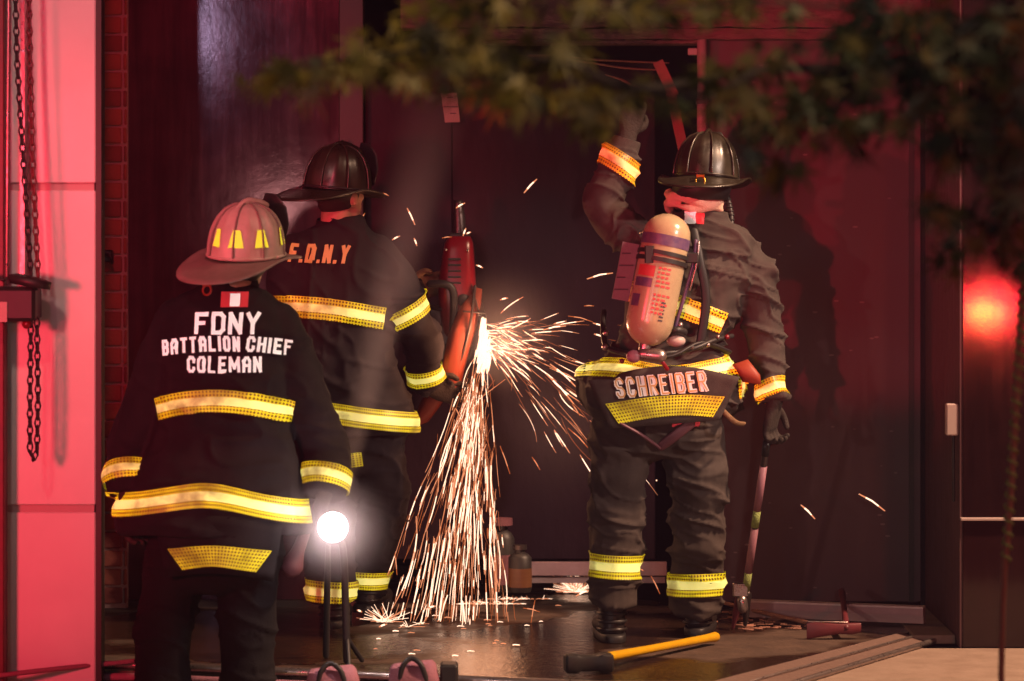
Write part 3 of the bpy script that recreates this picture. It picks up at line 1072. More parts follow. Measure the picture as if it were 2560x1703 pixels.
# dark interior seen through the broken corner and under the leaf
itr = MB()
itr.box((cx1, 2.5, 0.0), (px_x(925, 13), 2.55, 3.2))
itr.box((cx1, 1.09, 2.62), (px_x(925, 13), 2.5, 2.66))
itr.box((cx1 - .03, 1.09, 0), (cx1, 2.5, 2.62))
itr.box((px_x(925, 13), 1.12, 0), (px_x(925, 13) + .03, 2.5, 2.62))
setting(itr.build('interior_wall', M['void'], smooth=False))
tk = MB().box((xh1 - 1.9, 1.5, px_z(52, 13.6)), (xh1 - .03, 1.53, px_z(46, 13.6)))
br = thing('broken_trim', 'bent wooden trim strips torn from the top of the doorway', 'trim', at(560, 55, 12.95))
MB().tube([at(438, 60, 12.95), at(500, 57, 12.93), at(550, 56, 12.9), at(600, 60, 12.92), at(668, 63, 12.95)], [.006, .009, .011, .010, .006], n=6, flat=.5).build('strip', M['wood'], br)
MB().tube([at(540, 57, 12.9), at(585, 62, 12.88), at(625, 68, 12.88), at(660, 70, 12.92)], [.006, .009, .009, .006], n=6, flat=.5).build('strip', M['wood'], br)
MB().tube([at(606, 75, 12.85), at(622, 80, 12.84), at(634, 87, 12.84), at(645, 88, 12.85)], [.004, .010, .012, .010], n=6, sub=3, flat=.6).build('splinter', M['wood'], br)

lt = thing('wooden_lath', 'snapped pale wooden lath hanging diagonally beside the raised sleeve', 'lath', at(675, 165, 12.7))


def plank(p0, p1, wd, th, name, m, parent):
    p0, p1 = Vector(p0), Vector(p1)
    d = (p1 - p0).normalized()
    s = d.cross(V(0, 1, 0)).normalized()
    n = s.cross(d).normalized()
    vs = [p + s * a * wd / 2 + n * b * th / 2 for p in (p0, p1) for a in (-1, 1) for b in (-1, 1)]
    return MB().add(vs, [(0, 1, 3, 2), (4, 6, 7, 5), (0, 4, 5, 1), (2, 3, 7, 6), (0, 2, 6, 4), (1, 5, 7, 3)]).build(name, m, parent, smooth=False)


plank(at(658, 62, 12.8), at(674, 96, 12.74), .042, .014, 'upper_piece', M['wood'], lt)
plank(at(671, 93, 12.74), at(688, 172, 12.6), .040, .014, 'lower_piece', M['wood'], lt)
cd = thing('conduit', 'thin upright pale metal pipe at the right edge of the broken doorway', 'pipe', at(702, 215, 12.95))
MB().tube([at(702, 330, 12.93), at(702, 38, 12.93)], .020, n=14, round_ends=False).build('pipe', M['card'], cd)
MB().box(at(696, 104, 12.93) + V(0, -.02, 0), at(708, 99, 12.93) + V(0, .03, 0)).build('clamp', M['dark_steel'], cd, smooth=False)
sn = MB().box(at(688, 55, 13.0), at(699, 48, 13.0) + V(0, .02, 0), bev=.003)
tag(sn.build('sensor', M['card'], smooth=False), 'tiny pale sensor block under the ledge beside the upright pipe', 'sensor')

# lintel and ledges
li = thing('lintel', 'rough pinkish concrete lintel with a ledge above the doorway, partly behind leaves', 'lintel', (0.5, 0.9, 2.3))


def rough_bar(x0, x1, y0, y1, z0, z1, name, parent, amp=.006):
    n = 60
    mb = MB()
    secs = []
    rr = random.Random(3)
    for i in range(n + 1):
        x = x0 + (x1 - x0) * i / n
        j = lambda: rr.uniform(-amp, amp)
        secs.append([V(x, y0 + j(), z0 + j()), V(x, y0 + j(), (z0 + z1) / 2), V(x, y0 + j(), z1 + j()), V(x, y1, z1), V(x, y1, z0)])
    vs = [p for s in secs for p in s]
    fs = [(i * 5 + k, i * 5 + (k + 1) % 5, (i + 1) * 5 + (k + 1) % 5, (i + 1) * 5 + k) for i in range(n) for k in range(5)]
    fs += [(0, 1, 2, 3, 4), tuple(n * 5 + k for k in (4, 3, 2, 1, 0))]
    mb.add(vs, fs)
    return mb.build(name, M['concrete'], parent, smooth=False)


rough_bar(px_x(400, 12.8), 4.5, 0.86, 1.12, px_z(27.5, 12.86), px_z(-70, 12.86), 'beam', li)
rough_bar(px_x(455, 12.8), 4.5, 0.88, 1.12, px_z(39, 12.88), px_z(28.6, 12.88), 'ledge', li, .003)
rough_bar(px_x(480, 12.9), px_x(700, 12.9), 0.93, 1.1, px_z(43.5, 12.93), px_z(40.3, 12.93), 'drip_strip', li, .002)
up = MB().box((px_x(339, 13) + .002, 1.0, px_z(-70, 12.9)), (4.5, 1.3, 4.6))
setting(up.build('upper_wall', M['concrete'], smooth=False))
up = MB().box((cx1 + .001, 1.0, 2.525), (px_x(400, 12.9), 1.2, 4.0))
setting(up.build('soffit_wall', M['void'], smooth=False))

# right leaf of the doorway
dr = thing('metal_door', 'wide dull metal door leaf on the right where the shadows fall', 'door', (px_x(815, dm), 1.0, 0))
x0r, x1r = xh1 + .004, px_x(921, dm)
MB().box((x0r, 1.0, 0.02), (x1r, 1.04, px_z(40, dm)), bev=.003).build('leaf', M['panel_right'], dr, smooth=False)
MB().box((x1r - .05, .992, 0.02), (x1r - .03, 1.0, 2.2)).build('edge_strip', M['frame_dark'], dr, smooth=False)
MB().box((x1r, 1.01, 0), (x1r + .03, 1.06, 2.5)).build('gap', M['void'], dr, smooth=False)

# stone pier that steps forward on the right: its side face and its polished front
xp = 1.684
pr = thing('stone_pier', 'polished dark stone pier at far right mirroring a red tail light', 'pier', (2.4, 0.0, -0.03))
MB().box((xp + .012, 0.0, -0.03), (5.5, 0.03, px_z(520.5, 12))).build('lower_slab', M['stone_polished'], pr, smooth=False)
MB().box((xp + .012, 0.0, px_z(517, 12)), (5.5, 0.03, 4.6)).build('upper_slab', M['stone_polished'], pr, smooth=False)
MB().box((xp + .0, -.022, px_z(520.3, 12)), (5.5, 0.02, px_z(517.4, 12)), bev=.002).build('ledge', M['card'], pr, smooth=False)
MB().box((xp, 0.004, -0.03), (xp + .01, 1.3, 4.6)).build('side_slab', M['panel_right'], pr, smooth=False)
st = MB().box((1.52, 0.10, -.03), (xp - .002, .99, .004), bev=.004)
tag(st.build('stone_block', M['pavement'], smooth=False), 'low grey stone block at the foot of the dark pier, beyond the steel strip', 'stone')
cr = thing('card_reader', 'small upright cream card reader box on the edge of the dark pier', 'card reader', at(953, 435, 12.08))
MB().box(V(xp - .050, .01, px_z(435, 12.05)), V(xp - .002, .05, px_z(403, 12.05)), bev=.005).build('case', M['card'], cr, smooth=False)
MB().tube([V(xp - .02, .03, px_z(435, 12.05)), V(xp - .02, .03, px_z(500, 12.05))], .006).build('cable', M['black'], cr)

# ---- things lying about
bar = thing('channel_bar', 'long pale metal channel bar lying on the floor before the right door leaf', 'bar', at(830, 622, 12.4))
a, b = at(742, 616.5, 12.58), at(923, 625, 12.36)
a.z = b.z = 0.012


def beam(a, b, z0, z1, y0, y1, name, m, parent):
    d = (b - a).normalized()
    s = V(-d.y, d.x, 0)
    vs = [p + s * yy + V(0, 0, zz) for p in (a, b) for yy in (y0, y1) for zz in (z0, z1)]
    return MB().add(vs, [(0, 1, 3, 2), (4, 6, 7, 5), (0, 4, 5, 1), (2, 3, 7, 6), (0, 2, 6, 4), (1, 5, 7, 3)]).build(name, m, parent, smooth=False)


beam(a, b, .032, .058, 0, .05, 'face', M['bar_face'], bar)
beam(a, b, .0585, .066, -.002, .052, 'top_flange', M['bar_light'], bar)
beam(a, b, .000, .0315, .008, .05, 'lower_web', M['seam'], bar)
rod = MB().tube([at(722, 602, 12.7), at(760, 612, 12.55), at(805, 622, 12.3), at(820, 627, 12.25)], .009, n=8)
tag(rod.build('rod', M['wood']), 'thin brown wooden rod lying on the floor in front of the channel bar', 'rod')

ax = thing('axe', 'fire axe lying flat with its red handle pointing away over the channel bar', 'axe', at(835, 645, 12.0))
h0, h1 = at(846, 634, 12.05), at(842, 594, 12.68)
h0.z, h1.z = 0.05, 0.10
MB().tube([h0 - (h1 - h0) * .08, h0.lerp(h1, .5) + V(0, 0, .004), h1], [.013, .011, .014], n=10).build('handle', M['dull_red'], ax)
c0, c1 = at(808, 641, 12.0), at(858, 637, 12.0)
mb = MB()
mb.loft([(V(c0.x - .005, c0.y, .035), V(0, 0, .034), V(0, .003, 0), 3), (V(c0.x + .03, c0.y, .037), V(0, 0, .030), V(0, .010, 0), 3),
         (V(h0.x - .035, c0.y + .005, .040), V(0, 0, .020), V(0, .016, 0), 4), (V(h0.x + .02, c0.y + .01, .040), V(0, 0, .022), V(0, .018, 0), 4),
         (V(c1.x + .012, c1.y + .01, .044), V(0, 0, .018), V(0, .012, 0), 4)], 12)
mb.build('head', M['dull_red'], ax, autosmooth=.6)
MB().tube([V(c0.x, c0.y - .002, .068), V(h0.x, c0.y + .004, .064)], .0035, n=6).build('bright_edge', M['steel'], ax)

sl = thing('sledgehammer', 'sledgehammer with bright yellow handle and black head lying on the landing', 'sledgehammer', at(600, 676, 11.1))
p0, p1 = at(715, 637, 11.85), at(597, 664, 11.16)
p0.z, p1.z = .030, .044
MB().tube([p0, p0.lerp(p1, .12), p0.lerp(p1, .5), p0.lerp(p1, .9), p1], [.019, .0155, .0145, .017, .018], n=14).build('handle', M['yellow'], sl)
MB().tube([p1 + (p1 - p0) * .02, p1 - (p1 - p0) * .03], .021, n=12).build('collar', M['dark_steel'], sl)
hc = p1 + (p1 - p0).normalized() * .055
ax_ = V(.96, .16, 0).normalized()
mb = MB()
for s, r_ in ((-.085, .026), (-.078, .033), (-.045, .034), (-.03, .028), (.03, .028), (.045, .034), (.078, .033), (.085, .026)):
    pass
secs = [(V(hc.x, hc.y, .037) + ax_ * s, V(-ax_.y, ax_.x, 0) * r_, V(0, 0, r_), 5) for s, r_ in ((-.085, .026), (-.078, .033), (-.045, .035), (-.03, .028), (.03, .028), (.045, .035), (.078, .033), (.085, .026))]
mb.loft(secs, 16)
mb.build('head', M['black'], sl, autosmooth=.5)

# scattered splinters
mb = MB()
for i in range(90):
    px, py = random.gauss(762, 24), random.uniform(612, 632)
    d = 5107 / (py - 214)
    c = at(px, py, d)
    a = random.uniform(-.5, .3)
    L_ = random.uniform(.015, .07)
    s = V(math.cos(a), math.sin(a), random.uniform(-.1, .15)) * L_
    c.z = random.uniform(.006, .014)
    mb.tube([c - s / 2, c + s / 2], random.uniform(.002, .005), n=5, round_ends=False)
o = mb.build('splinters', M['wood'])
o['kind'] = 'stuff'
o['label'] = 'splintered wood chips scattered on the floor near the tool tip'
o['category'] = 'debris'

# canisters in the doorway behind the sparks
def can(px, py0, py1, rad, d, mats, cap_h, label, cat, name):
    b_ = at(px, py1, d)
    t = thing(name, label, cat, b_)
    h = (py1 - py0) / FPX * d
    c = b_.copy()
    zs = [0, .01, h * .78, h * .86, h * .90, h]
    rs = [rad * .9, rad, rad, rad * .75, rad * .45, rad * .42]
    MB().loft([(c + V(0, 0, z), V(r_, 0, 0), V(0, r_, 0), 2) for z, r_ in zip(zs, rs)], 20).build('body', mats[0], t, autosmooth=.7)
    MB().loft([(c + V(0, 0, h * .12), V(rad * 1.02, 0, 0), V(0, rad * 1.02, 0), 2), (c + V(0, 0, h * .55), V(rad * 1.02, 0, 0), V(0, rad * 1.02, 0), 2)], 20).build('label_band', mats[1], t, autosmooth=.7)
    MB().loft([(c + V(0, 0, h * .97), V(rad * cap_h, 0, 0), V(0, rad * cap_h, 0), 2), (c + V(0, 0, h * 1.07), V(rad * cap_h, 0, 0), V(0, rad * cap_h, 0), 2)], 16).build('cap', mats[2], t, autosmooth=.7)
    return t


can(502, 523, 592, .050, 12.75, (M['black'], M['dim_pink'], M['dim_pink']), .85, 'dark canister with dull pink label and cap standing in the doorway behind the sparks', 'canister', 'canister')
t = can(520, 548, 592, .046, 12.6, (M['black'], M['amber'], M['dark_steel']), .6, 'squat ribbed amber-labelled canister at the left end of the door rail', 'canister', 'canister')

# bags at the bottom edge
def bag(px0, px1, py, d, label):
    a, b = at(px0, py, d), at(px1, py, d)
    t = thing('tool_bag', label, 'bag', V((a.x + b.x) / 2, a.y, -.05), )
    z = a.z
    cx_ = (a.x + b.x) / 2
    hw = (b.x - a.x) / 2
    mb = MB().loft([(V(cx_, a.y, -.052), V(hw * 1.05, 0, 0), V(0, .055, 0), 5), (V(cx_ + .004, a.y, z * .5 - .02), V(hw * 1.1, 0, 0), V(0, .06, 0), 4),
                    (V(cx_, a.y, z - .012), V(hw, .01, .004), V(0, .045, 0), 4), (V(cx_, a.y, z), V(hw * .85, .01, .006), V(0, .02, 0), 3)], 24)
    mb.build('pouch', M['bag'], t, autosmooth=.9)
    hp = [V(cx_ - hw * .55, a.y - .05, z - .05), V(cx_ - hw * .4, a.y - .052, z - .005), V(cx_ - hw * .05, a.y - .04, z + .018), V(cx_ + hw * .38, a.y - .05, z - .004), V(cx_ + hw * .62, a.y - .052, z - .06)]
    MB().tube(hp, .009, n=8).build('handle', M['black'], t)
    return t


bag(308, 356, 667, 10.9, 'pink canvas tool bag with black loop handle at the foot of the lamp stand')
bag(390, 436, 662, 10.9, 'pink canvas tool bag with arched black handle, right of the other bag')
bx = MB().box(V(px_x(440, 10.9), -1.12, -.056), V(px_x(458, 10.9), -1.02, px_z(664, 10.9)), bev=.008)
tag(bx.build('battery_box', M['black'], smooth=False), 'small dark box standing close to the right of the pink tool bags', 'box')

# ---- work lamp on a stand
dl_ = 10.98
lp = thing('work_lamp', 'lit round work lamp on a thin black stand beside the left firefighter', 'lamp', at(347, 676, 11.2))
base_z = 0.0
c = at(333, 527, dl_)
hub = at(347, 640, 11.3)
MB().tube([V(hub.x, hub.y, 0.02), at(344, 560, 11.3), at(340, 540, 11.3)], [.014, .013, .012], n=10).build('pole', M['black'], lp)
MB().tube([at(328, 545, 11.4), at(327, 600, 11.45), V(px_x(326, 11.5), -.5, .01)], [.009, .012, .012], n=10).build('leg', M['black'], lp)
MB().tube([V(hub.x, hub.y, .10), V(hub.x + .05, hub.y + .06, .012)], .009, n=8).build('leg', M['black'], lp)
MB().tube([V(hub.x, hub.y, .10), V(hub.x + .01, hub.y - .07, .012)], .009, n=8).build('leg', M['black'], lp)
MB().loft([(c + V(0, .11, 0), V(.030, 0, 0), V(0, 0, .030), 2), (c + V(0, .05, 0), V(.048, 0, 0), V(0, 0, .048), 2), (c + V(0, -.004, 0), V(.056, 0, 0), V(0, 0, .056), 2)], 24).build('reflector_shell', M['black'], lp, autosmooth=.8)
MB().ball(c + V(0, -.008, 0), (.052, .020, .052), 24).build('bulb', M['lens'], lp)
mb = MB()
t0, t1 = at(317, 503, 11.22), at(292, 566, 11.22)
mb.tube([t0, t0.lerp(t1, .35), t0.lerp(t1, .7), t1], [.010, .016, .022, .040], n=14, flat=.7)
mb.build('shade_flap', M['dim_pink'], lp)
lamp('work_lamp_light', 'POINT', c + V(0, -.14, 0.0), c, 5, (1.0, 0.85, 0.8), 0.05)

# ==================================================================== PEOPLE
def make_helmet(parent, loc, yaw, pitch, roll, m, size=1.0, lime=False, ring=None, comb=True):
    """leather fire helmet: ribbed dome, wide brim that is long at the back, front shield"""
    rot = Matrix.Rotation(R(yaw), 3, 'Z') @ Matrix.Rotation(R(pitch), 3, 'X') @ Matrix.Rotation(R(roll), 3, 'Y')
    loc = Vector(loc)
    S = size

    def T(p):
        return loc + rot @ (Vector(p) * S)
    mb = MB()
    n, rows = 64, 16
    vs, fs = [], []
    for j in range(rows + 1):
        t = j / rows
        ph = t * math.pi / 2 * 0.985
        for i in range(n):
            a = 2 * math.pi * i / n
            seam = 1 + 0.045 * math.exp(-((((a / (2 * math.pi) * 8 + .5) % 1) - .5) / .055) ** 2) * math.sin(min(ph * 1.4, math.pi / 2)) + 0.012 * math.cos(8 * a)
            rr = math.cos(ph) ** .72
            vs.append(T((.112 * rr * seam * math.cos(a), .134 * rr * seam * math.sin(a), .165 * math.sin(ph) ** 1.0)))
    for j in range(rows):
        for i in range(n):
            k = (i + 1) % n
            fs.append((j * n + i, j * n + k, (j + 1) * n + k, (j + 1) * n + i))
    fs.append(tuple(rows * n + i for i in range(n)))
    mb.add(vs, fs)
    dome = mb.build('helmet', m, parent)
    # brim
    vs, fs = [], []
    W = 6
    for i in range(n):
        a = 2 * math.pi * i / n
        back = max(0, -math.sin(a))
        ext = .048 + .085 * back ** 2.2 + .012 * max(0, math.sin(a))
        for side in (0, 1):
            for j in range(W + 1):
                t = j / W
                r_ = ext * t
                x = (.110 + r_) * math.cos(a)
                y = (.132 + r_) * math.sin(a)
                z = -.002 - .030 * t * (.25 + back ** 1.5 * 1.5) + .020 * t * abs(math.cos(a)) ** 3 - (.006 if side else 0)
                vs.append(T((x, y, z)))
    st_ = 2 * (W + 1)
    for i in range(n):
        k = (i + 1) % n
        for j in range(W):
            fs.append((i * st_ + j, i * st_ + j + 1, k * st_ + j + 1, k * st_ + j))
            fs.append((i * st_ + W + 1 + j, k * st_ + W + 1 + j, k * st_ + W + 2 + j, i * st_ + W + 2 + j))
        fs.append((i * st_ + W, i * st_ + 2 * W + 1, k * st_ + 2 * W + 1, k * st_ + W))
        fs.append((i * st_, k * st_, k * st_ + W + 1, i * st_ + W + 1))
    MB().add(vs, fs).build('brim', M['brim_cream'] if m is M['helmet_cream'] else m, dome)
    rb = MB()
    for k8 in range(8):
        a = 2 * math.pi * (k8 + .5) / 8
        rb.tube([T((.112 * math.cos(ph) ** .72 * 1.045 * math.cos(a), .134 * math.cos(ph) ** .72 * 1.045 * math.sin(a), .165 * math.sin(ph) + .001)) for ph in (.06, .25, .5, .8, 1.1, 1.35, 1.5)], .0032 * S, n=6, sub=1)
    rb.build('seam_ribs', M['brim_cream'] if m is M['helmet_cream'] else M['helmet_rib'], dome)['kind'] = 'stuff'
    # rim bead where dome meets brim
    MB().tube([T((.1135 * math.cos(a), .1355 * math.sin(a), .006)) for a in [2 * math.pi * i / 32 for i in range(33)]], .0045 * S, n=6, sub=1, round_ends=False).build('band', M['black'] if not lime else m, dome)
    # comb on the crown and its front finial
    if comb:
        MB().tube([T((0, -.06, .150)), T((0, 0, .172)), T((0, .07, .158)), T((0, .105, .150))], [.006 * S, .009 * S, .011 * S, .007 * S], n=8, flat=1.2).build('crest', m, dome)
    sh = MB()
    sh.loft([(T((0, .150, .03)), rot @ V(.040 * S, 0, 0), rot @ V(0, .004 * S, 0), 3), (T((0, .150, .09)), rot @ V(.055 * S, 0, 0), rot @ V(0, .004 * S, 0), 3),
             (T((0, .140, .145)), rot @ V(.050 * S, 0, 0), rot @ V(0, .004 * S, 0), 3), (T((0, .125, .185)), rot @ V(.022 * S, 0, 0), rot @ V(0, .004 * S, 0), 3)], 16)
    sh.build('shield', M['black'], dome)
    if ring:
        rp_ = T(ring[0])
        MB().ring(rp_, .017, .0038, (rot @ V(0, -1, .2)).normalized()).build('hanging_ring', ring[1], dome)
        MB().box(rp_ + V(-.016, -.006, .012), rp_ + V(.016, .006, .024), bev=.002).build('ring_clip', ring[1], dome, smooth=False)
    if lime:
        for (a0, sc_) in lime:
            a0 = R(a0)
            vs = []
            for (da, ph) in ((-.19, .24), (.19, .24), (.10, .58), (-.10, .58)):
                rr = math.cos(ph) ** .72
                q_ = V(.112 * rr * math.cos(a0 + da * sc_), .134 * rr * math.sin(a0 + da * sc_), .165 * math.sin(ph)) * 1.045
                vs.append(T(q_))
            MB().add(vs, [(0, 1, 2, 3)]).build('reflector', M['patch_yellow'], dome, smooth=False)
    return dome


def make_glove(parent, wrist, direction, across, m, curl=35, thumb=1, scale=1.0):
    """mitten-free work glove: palm, four unequal bent fingers, thumb from the side"""
    w0 = Vector(wrist)
    z = Vector(direction).normalized()
    x = Vector(across)
    x = (x - z * x.dot(z)).normalized()
    y = z.cross(x)

    def T(p):
        return w0 + (x * p[0] + y * p[1] + z * p[2]) * scale
    mb = MB()
    mb.loft([(T((0, 0, -.05)), x * .040 * scale, y * .034 * scale, 2), (T((0, 0, 0)), x * .036 * scale, y * .026 * scale, 2.4), (T((0, 0, .045)), x * .047 * scale, y * .020 * scale, 2.8), (T((0, 0, .085)), x * .048 * scale, y * .017 * scale, 2.8), (T((0, 0, .098)), x * .040 * scale, y * .012 * scale, 2.4)], 20)
    for i, (fx, L_) in enumerate(((-.037, .066), (-.0125, .078), (.0125, .083), (.037, .074))):
        pts = [V(fx * .9, 0, .070), V(fx, 0, .094)]
        ang = R(curl * .6)
        p = pts[-1].copy()
        sx_ = fx * .25
        for k, sg in enumerate((.42, .32, .26)):
            p = p + V(sx_ * sg, math.sin(ang) * L_ * sg, math.cos(ang) * L_ * sg)
            pts.append(p.copy())
            ang += R(curl)
        mb.tube([T(q) for q in pts], [.0115 * scale, .0120 * scale, .0112 * scale, .0105 * scale, .0095 * scale], n=10, sub=2)
    pts = [V(thumb * .030, .004, .018), V(thumb * .056, .012, .040), V(thumb * .066, .026, .066), V(thumb * .060, .040, .086)]
    mb.tube([T(q) for q in pts], [.015 * scale, .0145 * scale, .0125 * scale, .0105 * scale], n=10, sub=2)
    mb.voxel(.0045, 1)
    return mb.build('glove', m, parent)


def make_boot(parent, heel, toe_dir, h, m, ribs=True, r=0.055):
    """rubber boot standing with its heel at the given ground point"""
    b_ = Vector(heel)
    f = Vector(toe_dir).normalized()
    s = V(f.y, -f.x, 0)
    mb = MB()
    up_ = V(0, 0, 1)
    # shaft
    mb.loft([(b_ + f * .055 + up_ * .03, s * .046, f * .058, 2.4), (b_ + f * .060 + up_ * .09, s * .050, f * .062, 2.2), (b_ + f * .055 + up_ * .15, s * (r - .002), f * (r + .004), 2), (b_ + f * .05 + up_ * h, s * r * 1.18, f * r * 1.18, 2)], 24)
    # foot
    mb.loft([(b_ + f * .01 + up_ * .045, s * .038, up_ * .030, 2.4), (b_ + f * .07 + up_ * .055, s * .047, up_ * .045, 2.4), (b_ + f * .16 + up_ * .050, s * .052, up_ * .040, 2.4), (b_ + f * .24 + up_ * .043, s * .050, up_ * .033, 2.4), (b_ + f * .29 + up_ * .038, s * .030, up_ * .022, 2.2)], 20)
    mb.voxel(.007, 3)
    bt = mb.build('boot', m, parent)
    so = MB()
    so.loft([(b_ + f * .12 + up_ * z, s * k, f * (.165 if z < .03 else .158), 3.2) for z, k in ((.001, .050), (.008, .053), (.024, .053), (.030, .050))], 36)
    so.build('sole', M['black'], bt, autosmooth=.9)
    if ribs:
        for i in range(4):
            z = .045 + i * .030
            MB().loft([(b_ + f * .054 + up_ * (z - .006), s * .052, f * .062, 2.3), (b_ + f * .054 + up_ * z, s * .059, f * .067, 2.3), (b_ + f * .054 + up_ * (z + .006), s * .052, f * .062, 2.3)], 28, cap=False).build('rib', M['black'] if i % 2 else m, bt)
    return bt


def make_body(parent, head, yaw, tilt, neck, torso, arms, legs, skin):
    """one continuous body under the clothes: head with face and ears, neck, trunk, arms and legs"""
    rot = Matrix.Rotation(R(yaw), 3, 'Z') @ Matrix.Rotation(R(tilt), 3, 'X')
    head = Vector(head)

    def T(p):
        return head + rot @ Vector(p)
    mb = MB()
    mb.ball(T((0, -.006, .02)), (.077, .096, .098), 24, rot)
    mb.ball(T((0, .022, -.045)), (.062, .072, .072), 20, rot)
    mb.ball(T((0, .075, -.085)), (.030, .022, .026), 14, rot)
    mb.tube([T((0, .088, .025)), T((0, .104, -.006)), T((0, .108, -.020))], [.009, .012, .014], n=10)
    mb.tube([T((-.040, .082, .034)), T((0, .092, .036)), T((.040, .082, .034))], .010, n=8)
    mb.tube([T((-.022, .088, -.048)), T((0, .094, -.047)), T((.022, .088, -.048))], .007, n=8)
    for s in (-1, 1):
        mb.ball(T((s * .078, -.004, -.010)), (.010, .020, .032), 12, rot)
        mb.ball(T((s * .045, .060, -.012)), (.022, .022, .018), 12, rot)
    mb.tube([T((0, -.022, -.04)), T((0, -.040, -.09)), neck], [.060, .058, .068], n=18)
    mb.tube(torso, [.12] * len(torso), n=20, flat=.7)
    for a in arms:
        mb.tube(a, [.050, .042, .034, .030][:len(a)], n=12)
    for l in legs:
        mb.tube(l, [.080, .058, .042][:len(l)], n=12)
    mb.voxel(.0075, 2)
    bd = mb.build('body', skin, parent)
    for s in (-1, 1):
        e = MB().ball(T((s * .031, .080, .014)), .0125, 10)
        e.build('eye', M['card'], bd)
    hr = MB()
    hr.ball(T((0, -.012, .028)), (.083, .100, .100), 24, rot)
    hr.ball(T((0, -.030, -.020)), (.070, .074, .055), 20, rot)
    hr.voxel(.007, 3)
    keep = hr
    hr.build('hair', M['hair'], bd)
    return bd


def sect(px, py, hw, dep, d, pw=2.4, yo=0.0):
    c = at(px, py, d)
    s = d / FPX
    return (c + V(0, yo, 0), V(hw * s, 0, 0), V(0, dep, 0), pw)


def smooth_secs(secs, sub=4):
    out = []
    for i in range(len(secs) - 1):
        S = [secs[max(i - 1, 0)], secs[i], secs[i + 1], secs[min(i + 2, len(secs) - 1)]]
        for k in range(sub):
            t = k / sub

            def cr(q):
                a, b, c_, d_ = q
                return 0.5 * ((2 * b) + (c_ - a) * t + (2 * a - 5 * b + 4 * c_ - d_) * t * t + (3 * b - a - 3 * c_ + d_) * t ** 3)
            out.append((cr([s[0] for s in S]), cr([s[1] for s in S]), cr([s[2] for s in S]), S[1][3]))
    out.append(secs[-1])
    return out


def collar(parent, c, rx, ry, z0, z1, m, lean=0.0):
    """standing collar, open ring with thickness"""
    mb = MB()
    prof = [(1.0, z0), (1.0, z0 * .4 + z1 * .6), (.94, z1), (.86, z1 - .003), (.84, z0 * .5 + z1 * .5), (.84, z0)]
    n = 36
    vs, fs = [], []
    for i in range(n):
        a = 2 * math.pi * i / n
        wob = 1 + .03 * math.sin(3 * a + 1)
        for k, z in prof:
            vs.append(Vector(c) + V(rx * k * wob * math.cos(a), ry * k * math.sin(a), z + .012 * math.sin(a) + lean * math.cos(a)))
    m_ = len(prof)
    for i in range(n):
        for j in range(m_ - 1):
            fs.append((i * m_ + j, i * m_ + j + 1, ((i + 1) % n) * m_ + j + 1, ((i + 1) % n) * m_ + j))
    return mb.add(vs, fs).build('collar', m, parent, autosmooth=1.2)


# ------------------------------------------------------------------ chief, nearest, left
D1 = 11.1
p1_ = thing('person', 'nearest firefighter, in a cream helmet and dark coat lettered BATTALION CHIEF', 'person', at(215, 711, D1), 'firefighters at the doorway')
s1 = D1 / FPX
coat = MB()
secs = [sect(230, 277, 18, .07, D1), sect(229, 288, 30, .09, D1), sect(227, 299, 48, .115, D1), sect(225, 313, 60, .135, D1), sect(224, 335, 66, .15, D1), sect(224, 370, 65, .155, D1), sect(223, 405, 67, .155, D1),
        sect(221, 440, 71, .160, D1), sect(218, 470, 82, .175, D1), sect(215, 503, 93, .20, D1), sect(215, 520, 96, .205, D1), sect(216, 532, 95, .205, D1)]
coat.loft(smooth_secs(secs), 40)
armL = [at(174, 322, D1), at(162, 352, D1), at(151, 396, D1 + .03), at(134, 444, D1 + .04), at(128, 470, D1), at(129, 493, D1 - .03)]
armR = [at(278, 322, D1), at(290, 350, D1), at(304, 396, D1 + .03), at(324, 446, D1 + .04), at(327, 472, D1), at(325, 495, D1 - .03)]
coat.tube(armL, [r_ * s1 for r_ in (21, 20, 22, 21, 19, 18)], n=20, sub=5, cut=True)
coat.tube(armR, [r_ * s1 for r_ in (21, 21, 24, 23, 22, 20)], n=20, sub=5, cut=True)
coat.voxel(.009, 3)
coat.displace(lambda P: folds(P, .011, 3.2, 5.0, 3) * 1.0 + creases(P, .012, 4, 6, 8) + .012 * vnoise(P * np.array([7, 4, 1.6]), 21) * np.clip((1.25 - P[:, 2]) * 2, 0, 1))
bv = coat.bvh()
co = coat.build('coat', M['coat'], p1_)
collar(co, at(230, 291, D1), .098, .085, -.02, .045, M['coat'])
dB = D1 - .15


def xz(px, py, d):
    q = at(px, py, d)
    return (q.x, q.z)


back_stripe(bv, 'chest_stripe', M['tape'], co, [xz(154, 411, dB), xz(180, 404, dB), xz(215, 401, dB), xz(250, 404, dB), xz(291, 414, dB)], .0385, D1 - 12 + .02)
hemc = at(215, 512, D1)
ring_stripe(bv, 'hem_stripe', M['tape'], co, hemc, (0, 0, 1), .042, .45, wave=lambda a: .018 + .055 * max(0, -math.sin(a)) ** 2 - .012 * math.cos(a), n=90, arc=(184, 356))
ring_stripe(bv, 'cuff_stripe', M['tape'], co, at(128, 474, D1 - .005), (at(129, 494, D1 - .03) - at(126, 446, D1 + .04)).normalized() * -1, .036, .095)
ring_stripe(bv, 'cuff_stripe', M['tape'], co, at(325, 479, D1 - .01), (at(331, 448, D1 + .04) - at(323, 495, D1 - .03)).normalized(), .036, .10)
lettering(bv, 'FDNY', xz(227, 323.5, dB), .076, .222, .0138, 'lettering', M['letter'], co, slant=.04)
lettering(bv, 'BATTALION', xz(200.5, 344.2, dB), .054, .272, .0100, 'lettering', M['letter'], co, arch=.008, tilt=3.2)
